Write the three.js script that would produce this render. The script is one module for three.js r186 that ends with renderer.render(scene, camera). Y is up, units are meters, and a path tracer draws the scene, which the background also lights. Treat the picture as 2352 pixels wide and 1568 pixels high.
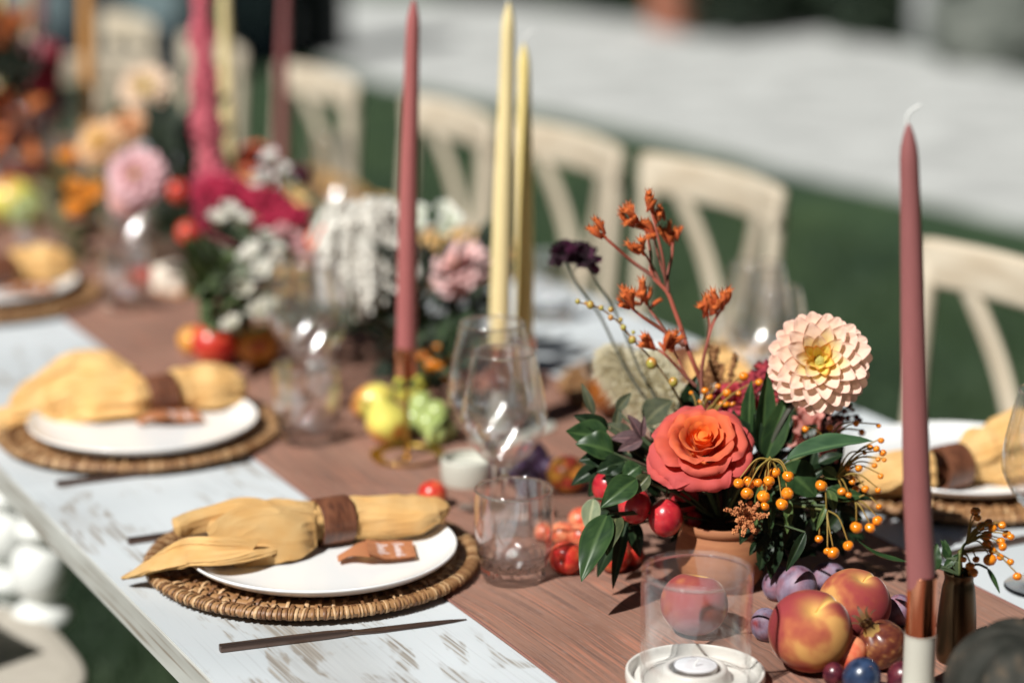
import * as THREE from 'three';
import { mergeGeometries } from 'three/addons/utils/BufferGeometryUtils.js';
import { RoundedBoxGeometry } from 'three/addons/geometries/RoundedBoxGeometry.js';
import { ImprovedNoise } from 'three/addons/math/ImprovedNoise.js';

// ---------- camera, sky, sun, exposure ----------
const scene = new THREE.Scene();
const EYE = new THREE.Vector3(0, 1.53, 0), PITCH = 14.26 * Math.PI / 180, YAW = 26.95 * Math.PI / 180, FPX = 5362;
const RIGHT = new THREE.Vector3(Math.cos(YAW), 0, Math.sin(YAW)), AHEAD = new THREE.Vector3(Math.sin(YAW), 0, -Math.cos(YAW)), UP = new THREE.Vector3(0, 1, 0);
const FWD = AHEAD.clone().multiplyScalar(Math.cos(PITCH)).addScaledVector(UP, -Math.sin(PITCH));
const CUP = UP.clone().multiplyScalar(Math.cos(PITCH)).addScaledVector(AHEAD, Math.sin(PITCH));
const camera = new THREE.PerspectiveCamera(2 * Math.atan(784 / FPX) * 180 / Math.PI, 1024 / 682, 0.05, 200);
camera.position.copy(EYE); camera.lookAt(EYE.clone().add(FWD));
camera.focus = 2.1; camera.userData.fStop = 1.8;
scene.add(camera);
const renderer = new THREE.WebGLRenderer({ antialias: true });
renderer.setSize(1024, 682);
renderer.toneMapping = THREE.LinearToneMapping; renderer.toneMappingExposure = 1.17;
renderer.shadowMap.enabled = true;
{
  const w = 64, h = 64, d = new Float32Array(w * h * 4), k = 0.06;
  for (let y = 0; y < h; y++) for (let x = 0; x < w; x++) {
    const el = (y + 0.5) / h * 180 - 90, t = Math.max(0, Math.min(1, el / 70)), q = Math.pow(1 - t, 2.2), i = (y * w + x) * 4;
    const c = el > 0 ? [0.24 + 0.42 * q, 0.38 + 0.36 * q, 0.64 + 0.16 * q] : [0.3, 0.32, 0.3];
    d[i] = c[0] * k; d[i + 1] = c[1] * k; d[i + 2] = c[2] * k; d[i + 3] = 1;
  }
  const t = new THREE.DataTexture(d, w, h, THREE.RGBAFormat, THREE.FloatType);
  t.mapping = THREE.EquirectangularReflectionMapping; t.magFilter = t.minFilter = THREE.LinearFilter; t.needsUpdate = true;
  scene.background = t; scene.environment = t;
}
const sun = new THREE.DirectionalLight(new THREE.Color(1, 0.985, 0.94), 5.0);
sun.position.set(1.1 - 6.27, 0.75 + 7.31, -2.6 + 2.7); sun.target.position.set(1.1, 0.75, -2.6);
sun.castShadow = true; sun.shadow.mapSize.set(4096, 4096); sun.shadow.bias = -0.0004;
Object.assign(sun.shadow.camera, { left: -9, right: 9, top: 9, bottom: -9, near: 0.1, far: 30 });
scene.add(sun, sun.target);

// ---------- small helpers ----------
const V3 = (x, y, z) => new THREE.Vector3(x, y, z), T = 0.75, PI = Math.PI;
let seed = 7; const rnd = () => { seed = (seed + 0x6D2B79F5) | 0; let t = Math.imul(seed ^ (seed >>> 15), 1 | seed); t = (t + Math.imul(t ^ (t >>> 7), 61 | t)) ^ t; return ((t ^ (t >>> 14)) >>> 0) / 4294967296; };
const rr = (a, b) => a + (b - a) * rnd(), mix = (a, b, t) => a + (b - a) * t, clamp = (x, a = 0, b = 1) => Math.max(a, Math.min(b, x)), sst = (a, b, x) => { const t = clamp((x - a) / (b - a)); return t * t * (3 - 2 * t); };
const mixC = (a, b, t) => [mix(a[0], b[0], t), mix(a[1], b[1], t), mix(a[2], b[2], t)];
const PN = new ImprovedNoise(), noise = (x, y, z = 0) => PN.noise(x, y, z), fbm = (x, y, z = 0, o = 4) => { let s = 0, a = 1, f = 1; for (let i = 0; i < o; i++) { s += a * PN.noise(x * f, y * f, z * f + i * 7.3); a *= 0.5; f *= 2.03; } return s; };
const hex = (h) => { const c = new THREE.Color(h); return [c.r, c.g, c.b]; };       // sRGB hex to linear
const ray = (x, y) => FWD.clone().addScaledVector(RIGHT, (x - 1176) / FPX).addScaledVector(CUP, -(y - 784) / FPX);
const spot = (x, y, h = T) => { const r = ray(x, y); return EYE.clone().addScaledVector(r, (h - EYE.y) / r.y); };   // where a measured sight line meets height h
const at = (x, y, depth) => EYE.clone().addScaledVector(ray(x, y), depth);          // and where it reaches a depth
const mpp = (depth) => depth / FPX;                                                 // metres per measured pixel there

const used = {};
const numbered = (n) => { const k = used[n] = (used[n] ?? -1) + 1; return k ? n + '_' + String(k).padStart(3, '0') : n; };
function tag(o, label, category, group) { o.userData.label = label; o.userData.category = category; if (group) o.userData.group = group; return o; }
function thing(name, label, category, p, group) { const o = new THREE.Group(); o.name = numbered(name); scene.add(o); o.position.copy(p); return tag(o, label, category, group); }
function part(name, geo, mat, parent) { const m = new THREE.Mesh(geo, mat); m.name = name; m.castShadow = m.receiveShadow = true; parent.add(m); return m; }
function wpart(name, geo, mat, parent) { let p = parent, o = V3(0, 0, 0); while (p && p !== scene) { o.add(p.position); p = p.parent; } geo.translate(-o.x, -o.y, -o.z); return part(name, geo, mat, parent); }   // geometry given in world coordinates
function struct(name, geo, mat) { const m = part(name, geo, mat, scene); m.userData.kind = 'structure'; return m; }
function copyOf(o, p, label, group, turn) { const c = o.clone(); c.name = numbered(o.name.replace(/_\d+$/, '')); c.userData = { ...o.userData, label }; if (group) c.userData.group = group; c.position.copy(p); if (turn !== undefined) c.rotation.y = turn; scene.add(c); return c; }

function sheet(nu, nv, fn, col) {                       // grid surface, fn(u, v) with u, v in 0..1
  const pos = [], uv = [], cs = [], idx = [], p = V3();
  for (let j = 0; j <= nv; j++) for (let i = 0; i <= nu; i++) { const u = i / nu, v = j / nv, q = fn(u, v); pos.push(q[0], q[1], q[2]); uv.push(u, v); if (col) cs.push(...col(u, v, q)); }
  for (let j = 0; j < nv; j++) for (let i = 0; i < nu; i++) { const a = j * (nu + 1) + i, b = a + 1, c = a + nu + 1, d = c + 1; idx.push(a, b, d, a, d, c); }
  const g = new THREE.BufferGeometry();
  g.setAttribute('position', new THREE.Float32BufferAttribute(pos, 3)); g.setAttribute('uv', new THREE.Float32BufferAttribute(uv, 2));
  if (col) g.setAttribute('color', new THREE.Float32BufferAttribute(cs, 3));
  g.setIndex(idx); g.computeVertexNormals(); return g;
}
function paint(g, col) { const p = g.attributes.position, a = new Float32Array(p.count * 3); for (let i = 0; i < p.count; i++) a.set(typeof col === 'function' ? col(p.getX(i), p.getY(i), p.getZ(i)) : col, i * 3); g.setAttribute('color', new THREE.BufferAttribute(a, 3)); return g; }
function warp(g, fn) { const p = g.attributes.position; for (let i = 0; i < p.count; i++) { const q = fn(p.getX(i), p.getY(i), p.getZ(i)); p.setXYZ(i, q[0], q[1], q[2]); } g.computeVertexNormals(); return g; }
function tube(pts, r, { rad = 6, seg, col, bump } = {}) { // tapered tube with closed ends; r: number or fn(t)
  const cv = new THREE.CatmullRomCurve3(pts, false, 'centripetal'), n = seg ?? Math.max(4, (pts.length - 1) * 5), fr = cv.computeFrenetFrames(n, false), R = typeof r === 'function' ? r : () => r, P = [];
  for (let i = 0; i <= n; i++) P.push(cv.getPointAt(i / n));
  const g = sheet(rad, n + 2, (u, v) => {
    const j = Math.round(v * (n + 2)), i = Math.min(n, Math.max(0, j - 1)), t = i / n, end = j === 0 || j === n + 2, a = u * 2 * PI, rr_ = end ? 0 : R(t) * (bump ? 1 + bump(t, a) : 1);
    const c = Math.cos(a) * rr_, s = Math.sin(a) * rr_, N = fr.normals[i], B = fr.binormals[i], o = P[i];
    return [o.x + c * N.x + s * B.x, o.y + c * N.y + s * B.y, o.z + c * N.z + s * B.z];
  }, col && ((u, v) => col(v, u)));
  return g;
}
function lathe(profile, seg = 64) { return new THREE.LatheGeometry(profile.map(([r, y]) => new THREE.Vector2(r, y)), seg); }
const smoothProfile = (pts, n = 40) => new THREE.SplineCurve(pts.map(([a, b]) => new THREE.Vector2(a, b))).getPoints(n).map((p) => [Math.max(0, p.x), p.y]);
function aim(o, dir, roll = 0) { o.quaternion.setFromUnitVectors(V3(0, 1, 0), dir.clone().normalize()); o.rotateY(roll); return o; }   // local +y to dir
const jit = (s) => V3(rr(-s, s), rr(-s, s), rr(-s, s));

function tex(w, h, fn, srgb = true) {
  const d = new Uint8Array(w * h * 4);
  for (let y = 0; y < h; y++) for (let x = 0; x < w; x++) { const c = fn((x + 0.5) / w, (y + 0.5) / h), i = (y * w + x) * 4; for (let k = 0; k < 3; k++) { const l = clamp(Array.isArray(c) ? c[k] : c); d[i + k] = 255 * (srgb ? (l <= 0.0031308 ? l * 12.92 : 1.055 * Math.pow(l, 1 / 2.4) - 0.055) : l); } d[i + 3] = 255; }
  const t = new THREE.DataTexture(d, w, h); t.wrapS = t.wrapT = THREE.RepeatWrapping; t.magFilter = THREE.LinearFilter; t.minFilter = THREE.LinearMipmapLinearFilter; t.generateMipmaps = true; if (srgb) t.colorSpace = THREE.SRGBColorSpace; t.needsUpdate = true; return t;
}
const std = (o) => new THREE.MeshStandardMaterial({ roughness: 0.7, ...o }), phy = (o) => new THREE.MeshPhysicalMaterial({ roughness: 0.6, ...o });
const lin = (r, g, b) => new THREE.Color().setRGB(r, g, b);
const petalMat = phy({ vertexColors: true, side: THREE.DoubleSide, roughness: 0.75, transmission: 0.28, thickness: 0, sheen: 0.2, specularIntensity: 0.5 });
const leafMat = phy({ vertexColors: true, side: THREE.DoubleSide, roughness: 0.36, transmission: 0.08, thickness: 0, specularIntensity: 0.42 });
const softLeafMat = phy({ vertexColors: true, side: THREE.DoubleSide, roughness: 0.75, transmission: 0.2, thickness: 0 });
const fruitMat = phy({ vertexColors: true, roughness: 0.3, clearcoat: 0.25, clearcoatRoughness: 0.25 });
const fuzzMat = phy({ vertexColors: true, roughness: 0.85, sheen: 0.9, sheenRoughness: 0.5, sheenColor: lin(0.8, 0.7, 0.62), specularIntensity: 0.3 });
const bloomMat = phy({ vertexColors: true, roughness: 0.55, sheen: 0.5, sheenRoughness: 0.5, sheenColor: lin(0.5, 0.55, 0.75) });
const stemMat = std({ vertexColors: true, roughness: 0.65 });
const waxMat = (c) => phy({ color: lin(...c), roughness: 0.5, sheen: 0.15, specularIntensity: 0.6 });
const clearGlass = phy({ color: 0xffffff, roughness: 0.05, transmission: 1, thickness: 0.004, ior: 1.5 });
const thinGlass = phy({ color: 0xffffff, roughness: 0.09, transmission: 1, thickness: 0, ior: 2.0, side: THREE.DoubleSide });
const shadeGlass = phy({ color: 0xffffff, roughness: 0.06, transmission: 1, thickness: 0, ior: 1.65, side: THREE.DoubleSide });

// ---------- setting: lawn, gravel drive, things at its far side ----------
{
  const grassT = tex(512, 512, (u, v) => { const n = fbm(u * 6, v * 6, 1, 5), m = fbm(u * 40, v * 40, 4, 3), k = clamp(0.5 + 0.8 * n + 0.35 * m); return mixC([0.007, 0.03, 0.01], [0.036, 0.07, 0.022], k); });
  grassT.repeat.set(30, 30);
  const g = new THREE.PlaneGeometry(120, 120, 60, 60); g.rotateX(-PI / 2);
  warp(g, (x, y, z) => [x, 0, z]);
  struct('lawn', g, std({ map: grassT, roughness: 0.95 }));
  // loose blades over the part of the lawn in view
  const blade = sheet(1, 3, (u, v) => [(u - 0.5) * 0.006 * (1 - v), v * 0.045, v * v * 0.02]);
  const N = 60000, im = new THREE.InstancedMesh(blade, phy({ roughness: 0.7, side: THREE.DoubleSide, transmission: 0.25, thickness: 0 }), N), d = new THREE.Object3D(), c = new THREE.Color();
  for (let i = 0; i < N; i++) {
    let p; do { p = spot(rr(-80, 2430), rr(150, 1700), 0); } while (p.x > 4.35 && p.z < -3);
    d.position.copy(p); d.rotation.set(rr(-0.5, 0.5), rr(0, 6.28), rr(-0.5, 0.5)); d.scale.setScalar(rr(0.6, 1.3)); d.updateMatrix(); im.setMatrixAt(i, d.matrix);
    const k = clamp(0.5 + 0.9 * fbm(p.x * 1.2, p.z * 1.2, 3, 2) + rr(-0.3, 0.3)); c.setRGB(...mixC([0.008, 0.034, 0.01], [0.052, 0.092, 0.028], k)); im.setColorAt(i, c);
  }
  im.name = 'grass'; im.castShadow = im.receiveShadow = true; im.userData.kind = 'stuff'; tag(im, 'short green lawn grass around the long table', 'grass'); scene.add(im);
  // pale gravel drive
  const gravT = tex(512, 512, (u, v) => { const n = fbm(u * 5, v * 5, 9, 4), m = noise(u * 160, v * 160, 2), k = 0.46 + 0.2 * n + 0.14 * m; return [k * 0.985, k, k * 0.97]; });
  const pth = new THREE.Shape(), near = [[640, 118], [770, 158], [880, 192], [1180, 245], [1500, 312], [1830, 400], [2100, 462], [2352, 522], [3000, 640]], far = [[3300, 330], [2500, 210], [2352, 185], [2150, 135], [1960, 98], [1830, 70], [1720, 84], [1600, 90], [1480, 58], [1200, 22], [900, 2], [640, -20]];
  const pts = [...near, ...far].map(([x, y]) => spot(x, y, 0)); pth.setFromPoints(pts.map((p) => new THREE.Vector2(p.x, -p.z)));
  const pg = new THREE.ExtrudeGeometry(pth, { depth: 0.02, bevelEnabled: false }); pg.rotateX(-PI / 2);
  const gm = gravT; gm.repeat.set(0.8, 0.8);
  struct('gravel_drive', pg, std({ map: gm, roughness: 0.95 }));
}
function shrub(p, w, h, label, cols, n = 1500) {
  const t = thing('shrub', label, 'shrub', p), L = [];
  wpart('trunk', tube([p, p.clone().add(V3(0.02, h * 0.3, 0)), p.clone().add(V3(0, h * 0.6, 0.03))], (k) => 0.03 * (1 - 0.6 * k), { col: () => [0.05, 0.035, 0.025] }), stemMat, t);
  for (let i = 0; i < n; i++) {
    const a = rr(0, 2 * PI), q = Math.sqrt(rnd()), y = rnd(), R = w * (0.55 + 0.45 * Math.sin(PI * clamp(y * 0.9 + 0.15))) * (0.8 + 0.4 * noise(a * 1.5, y * 3, p.x)), c = V3(p.x + Math.cos(a) * R * q, 0.02 + y * h, p.z + Math.sin(a) * R * q * 0.7);
    const k = clamp(0.5 + 0.7 * noise(c.x * 5, c.y * 5, c.z * 5) + rr(-0.25, 0.25)), s = rr(0.025, 0.055), g = sheet(2, 2, (u, v) => [(u - 0.5) * s * Math.sin(PI * (0.1 + 0.8 * v)), (v - 0.5) * s * 1.8, Math.abs(u - 0.5) * s * 0.5], () => mixC(cols[0], cols[1], k));
    g.rotateX(rr(-2, 0.5)); g.rotateY(rr(0, 6.28)); g.translate(c.x, c.y, c.z); L.push(g);
  }
  const m = wpart('foliage', mergeGeometries(L), softLeafMat, t); m.userData.kind = 'stuff'; return t;
}
const dkG = [[0.008, 0.022, 0.012], [0.03, 0.06, 0.025]], mdG = [[0.02, 0.05, 0.02], [0.07, 0.12, 0.05]];
[[1705, 88, 0.5, 1.2, 'dark evergreen shrub beside the terracotta planter', dkG], [1850, 60, 0.6, 1.1, 'brighter green bush behind the drive between dark shrubs', mdG], [2010, 98, 0.5, 1.2, 'dark shrub just before the grey post', dkG],
  [2250, 70, 0.6, 1.2, 'deep green shrub behind the grey boulder', dkG], [1400, 22, 0.5, 1.0, 'low dark shrub at the far edge of the drive', dkG], [1130, 6, 0.6, 0.9, 'dark shrub far behind the yellow candles', dkG],
  [400, 150, 0.24, 1.2, 'dark green shrub against the blue grey wall', [[0.006, 0.015, 0.01], [0.015, 0.035, 0.02]]], [2420, 60, 0.5, 1.3, 'dark shrub at the far end behind the boulder', dkG], [1560, -20, 0.6, 1.2, 'tall dark shrub right behind the terracotta planter', dkG]
].forEach(([x, y, w, h, l, c]) => shrub(spot(x, y, 0), w, h, l, c));
{ // terracotta planter with two pots' width, grey post, boulder, dark box, blue grey wall
  const clay = std({ color: lin(0.3, 0.11, 0.065), roughness: 0.9 }), p = spot(1568, 76, 0), t = thing('planter', 'square terracotta planter across the gravel drive', 'planter', p);
  const b = new RoundedBoxGeometry(0.33, 0.42, 0.33, 3, 0.02); b.translate(0, 0.21, 0); warp(b, (x, y, z) => [x * (0.85 + 0.36 * y), y, z * (0.85 + 0.36 * y)]); part('body', b, clay, t);
  const r = new RoundedBoxGeometry(0.4, 0.06, 0.4, 3, 0.015); r.translate(0, 0.45, 0); part('rim', r, clay, t);
  const gv = new THREE.BoxGeometry(0.03, 0.36, 0.012); gv.translate(0, 0.2, 0.155); part('groove', gv, std({ color: lin(0.08, 0.03, 0.02) }), t);
  const q = spot(2124, 108, 0), pt = thing('post', 'pale grey round post standing at the edge of the drive', 'post', q);
  part('shaft', lathe([[0, 0], [0.078, 0], [0.075, 0.3], [0.07, 1.6], [0, 1.62]], 24), std({ color: lin(0.33, 0.34, 0.34), roughness: 0.8 }), pt); part('collar', lathe([[0.08, 0.9], [0.088, 0.92], [0.088, 0.98], [0.08, 1.0]], 24), std({ color: lin(0.25, 0.26, 0.26) }), pt);
  const bp = spot(2290, 150, 0), bt = thing('boulder', 'low grey green boulder beside the grey post', 'rock', bp), bg = new THREE.IcosahedronGeometry(0.38, 20); warp(bg, (x, y, z) => { const k = 1 + 0.25 * fbm(x * 3, y * 3, z * 3, 4); return [x * k, Math.max(-0.02, y * k * 0.75 + 0.14), z * k * 0.8]; }); part('stone', paint(bg, (x, y, z) => mixC([0.05, 0.06, 0.05], [0.16, 0.17, 0.15], clamp(0.5 + fbm(x * 5, y * 5, z * 5, 3)))), std({ vertexColors: true, roughness: 0.95 }), bt);
  part('moss', paint(warp(new THREE.IcosahedronGeometry(0.16, 6), (x, y, z) => [x * 1.4 + 0.1, y * 0.5 + 0.24, z + 0.1]), [0.05, 0.075, 0.035]), std({ vertexColors: true, roughness: 1 }), bt);
  const dp = spot(738, 132, 0), dt = thing('storage_box', 'black box standing on the lawn edge behind the chairs', 'box', dp);
  const db = new RoundedBoxGeometry(0.25, 0.9, 0.3, 3, 0.015); db.translate(0, 0.45, 0); db.rotateY(-YAW); part('body', db, std({ color: lin(0.006, 0.009, 0.01), roughness: 0.8 }), dt);
  const dl = new RoundedBoxGeometry(0.27, 0.05, 0.32, 3, 0.01); dl.translate(0, 0.925, 0); dl.rotateY(-YAW); part('lid', dl, std({ color: lin(0.01, 0.012, 0.013), roughness: 0.6 }), dt);
  const wp = spot(120, 196, 0), wt = thing('garden_wall', 'blue grey rendered wall with a dark base behind the far chairs', 'wall', wp);
  const wg = new THREE.BoxGeometry(3.4, 1.4, 0.3); wg.translate(-1.1, 0.9, -0.2); wg.rotateY(-YAW); part('render', wg, std({ color: lin(0.17, 0.23, 0.245), roughness: 0.9 }), wt);
  const wb = new THREE.BoxGeometry(3.4, 0.28, 0.36); wb.translate(-1.1, 0.14, -0.2); wb.rotateY(-YAW); part('plinth', wb, std({ color: lin(0.012, 0.022, 0.03), roughness: 0.9 }), wt);
  for (let i = 0; i < 5; i++) { const pn = new RoundedBoxGeometry(0.26, 0.75, 0.04, 2, 0.008); pn.translate(-2.3 + i * 0.62, 0.68, -0.02); pn.rotateY(-YAW); part('panel', pn, std({ color: lin(0.03, 0.045, 0.055), roughness: 0.7 }), wt); }
  const bx = spot(600, 128, 0), kt = thing('planter_box', 'pale blue grey planter box between the celosia and the black box', 'planter', bx);
  const kg = new RoundedBoxGeometry(0.34, 0.5, 0.3, 3, 0.01); kg.translate(-0.02, 0.25, -0.05); kg.rotateY(-YAW); part('body', kg, std({ color: lin(0.2, 0.27, 0.285), roughness: 0.85 }), kt);
  const kr = new RoundedBoxGeometry(0.37, 0.12, 0.33, 3, 0.01); kr.translate(-0.02, 0.25, -0.05); kr.rotateY(-YAW); part('band', kr, std({ color: lin(0.24, 0.32, 0.33), roughness: 0.85 }), kt);
}

// ---------- the tables and the runner ----------
const woodT = tex(1024, 2048, (u, v) => {
  const X = u, Z = v * 2.4, w = Z + 0.01 * noise(X * 9, Z * 3, 5);
  const grain = noise(X * 400 + 3 * noise(X * 8, w * 2, 1), w * 6, 2), fine = noise(X * 520, w * 14, 3), worn = fbm(X * 4.2, w * 1.7, 8, 3), patch = fbm(X * 44 + 2 * noise(X * 10, w * 6, 4), w * 12, 6, 4), cloud = fbm(X * 3, w * 3, 12, 3);
  const s = sst(0.17, 0.52, patch * 0.9 + worn * 0.75 - 0.1) * (0.22 + 0.78 * sst(-0.08, 0.2, grain)), line = sst(0.28, 0.6, grain + 0.25 * worn) * 0.22 + sst(0.3, 0.7, fine) * 0.08;
  const wear = clamp(s + 0.35 * sst(0.35, 0.75, worn));
  let c = mixC([0.635, 0.672, 0.695], [0.515, 0.55, 0.57], clamp(0.4 + cloud)); c = mixC(c, [0.3, 0.3, 0.3], line); return mixC(c, mixC([0.2, 0.165, 0.13], [0.36, 0.32, 0.27], clamp(0.5 + fine)), wear * 0.85);
});
const edgeT = tex(256, 2048, (u, v) => { const w = v * 2.4, g = noise(u * 26, w * 6, 2), b = fbm(u * 3, w * 4, 5, 4), f = noise(u * 60, w * 22, 9); return mixC(mixC([0.5, 0.5, 0.47], [0.36, 0.35, 0.32], clamp(0.5 + b)), [0.24, 0.2, 0.16], clamp(0.9 * sst(0.12, 0.6, g + 0.5 * b) + 0.15 * f)); });
const woodM = std({ map: woodT, roughness: 0.6, bumpMap: woodT, bumpScale: 0.0006 }), edgeM = std({ map: edgeT, roughness: 0.75 }), legM = std({ color: lin(0.74, 0.75, 0.72), roughness: 0.55 });
const XA = 0.62, XB = 1.618, BT = 0.033;
function legGeo() { return lathe(smoothProfile([[0, 0], [0.03, 0], [0.034, 0.03], [0.022, 0.06], [0.03, 0.1], [0.04, 0.16], [0.03, 0.21], [0.018, 0.235], [0.034, 0.26], [0.036, 0.28], [0.018, 0.305], [0.034, 0.335], [0.036, 0.35], [0.018, 0.375], [0.037, 0.394], [0.0395, 0.404], [0.033, 0.415], [0.017, 0.425], [0.032, 0.44], [0.0372, 0.463], [0.032, 0.487], [0.017, 0.501], [0.0265, 0.511], [0.0275, 0.52], [0.017, 0.533], [0.023, 0.543], [0.024, 0.553], [0.017, 0.565], [0.03, 0.585], [0.031, 0.61], [0.018, 0.63], [0.028, 0.645], [0.028, 0.662]], 180), 40); }
const legG = legGeo();
[[-0.92, -2.85, 'near whitewashed table, with the clearest place setting at its edge'], [-2.8505, -4.66, 'far whitewashed table, carrying the pink dahlia and the plume']].forEach(([z0, z1, l]) => {
  const L = z0 - z1, t = thing('farm_table', l, 'table', V3((XA + XB) / 2, 0, (z0 + z1) / 2));
  const top = new THREE.BoxGeometry(XB - XA - 0.004, 0.004, L, 1, 1, 1); top.translate(0, T - 0.002, 0);
  const uv = top.attributes.uv, po = top.attributes.position; for (let i = 0; i < uv.count; i++) uv.setXY(i, (po.getX(i) + 0.5), (po.getZ(i) + (z0 + z1) / 2) / 2.4);
  part('table_top', top, woodM, t);
  for (const s of [-1, 1]) { const e = new RoundedBoxGeometry(0.03, BT, L - 0.0005, 2, 0.0015); e.translate(s * ((XB - XA) / 2 - 0.015), T - BT / 2 - 0.0015, 0); const U = e.attributes.uv, q = e.attributes.position; for (let i = 0; i < U.count; i++) U.setXY(i, (q.getY(i) - T) * 8, (q.getZ(i) + z0 * 1.3) / 2.4); part('edge_strip', e, edgeM, t); }
  const core = new THREE.BoxGeometry(XB - XA - 0.061, BT - 0.006, L - 0.004); core.translate(0, T - 0.0045 - (BT - 0.006) / 2, 0); part('core_board', core, edgeM, t);
  for (const sx of [-1, 1]) { const a = new RoundedBoxGeometry(0.02, 0.05, L - 0.28, 2, 0.002); a.translate(sx * 0.4, T - BT - 0.027, 0); part('apron', a, edgeM, t); for (const sz of [-1, 1]) { const m = part('leg', legG, legM, t); m.position.set(sx * (0.5 - 0.117), 0.052, sz * (L / 2 - 0.075)); const bl = new RoundedBoxGeometry(0.07, 0.052, 0.07, 2, 0.004); bl.translate(0, -0.026, 0); part('foot_block', bl, legM, m); } }
});
{
  const runT = tex(1024, 1024, (u, v) => { const w = v * 1.0 + 0.0, X = u * 0.5 + 0.006 * noise(u * 3, w * 3, 3) + 0.0012 * noise(u * 9, w * 12, 8), a = noise(X * 480, w * 7, 1), b = noise(X * 170, w * 3, 7), s = noise(X * 900, w * 60, 4), c = fbm(X * 9, w * 5, 2, 3);
    let k = mixC([0.215, 0.108, 0.074], [0.3, 0.162, 0.115], clamp(0.5 + 0.7 * c + 0.35 * b)); k = mixC(k, [0.44, 0.175, 0.108], 0.6 * sst(0.12, 0.5, a)); k = mixC(k, [0.1, 0.055, 0.046], 0.6 * sst(0.1, 0.5, -a + 0.35 * s)); return mixC(k, [0.36, 0.24, 0.2], 0.35 * sst(0.1, 0.6, s)); });
  const x0 = 0.884, x1 = 1.354, z0 = -0.9, z1 = -4.65, t = thing('table_runner', 'mauve terracotta slub weave runner down the middle of the tables', 'table runner', V3((x0 + x1) / 2, T, (z0 + z1) / 2));
  const H = (x, z) => 0.0014 + 0.0014 * (1 + noise(x * 12, z * 8, 3)) + 0.0007 * noise(x * 40, z * 18, 5) + 0.0022 * Math.max(0, 1 - Math.abs(noise(x * 3 + 4, z * 3.2, 8)) * 14);
  const g = sheet(60, 640, (u, v) => { const z = mix(z0, z1, v), e = 0.004 * noise(z * 3, u > 0.5 ? 9 : 2), x = mix(x0 + e, x1 + e, u); return [x, T + H(x, z) * sst(-0.02, 0.02, Math.min(u, 1 - u)), z]; });
  const uv = g.attributes.uv; for (let i = 0; i < uv.count; i++) { const u = uv.getX(i), v = uv.getY(i); uv.setXY(i, u * 0.94 + 0.04 * Math.sin(v * 22), v * 3.75); }
  runT.repeat.set(1, 1); wpart('cloth', g, std({ map: runT, roughness: 0.9, side: THREE.DoubleSide, bumpMap: runT, bumpScale: 0.0006 }), t);
  for (const u of [0, 1]) wpart('hem', tube(Array.from({ length: 80 }, (_, i) => { const z = mix(z0, z1, i / 79), e = 0.004 * noise(z * 3, u ? 9 : 2); return V3((u ? x1 - 0.002 : x0 + 0.002) + e, T + 0.0016, z); }), 0.0014, { seg: 320, rad: 5 }), std({ color: lin(0.22, 0.1, 0.08), roughness: 0.95 }), t);
}

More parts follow.
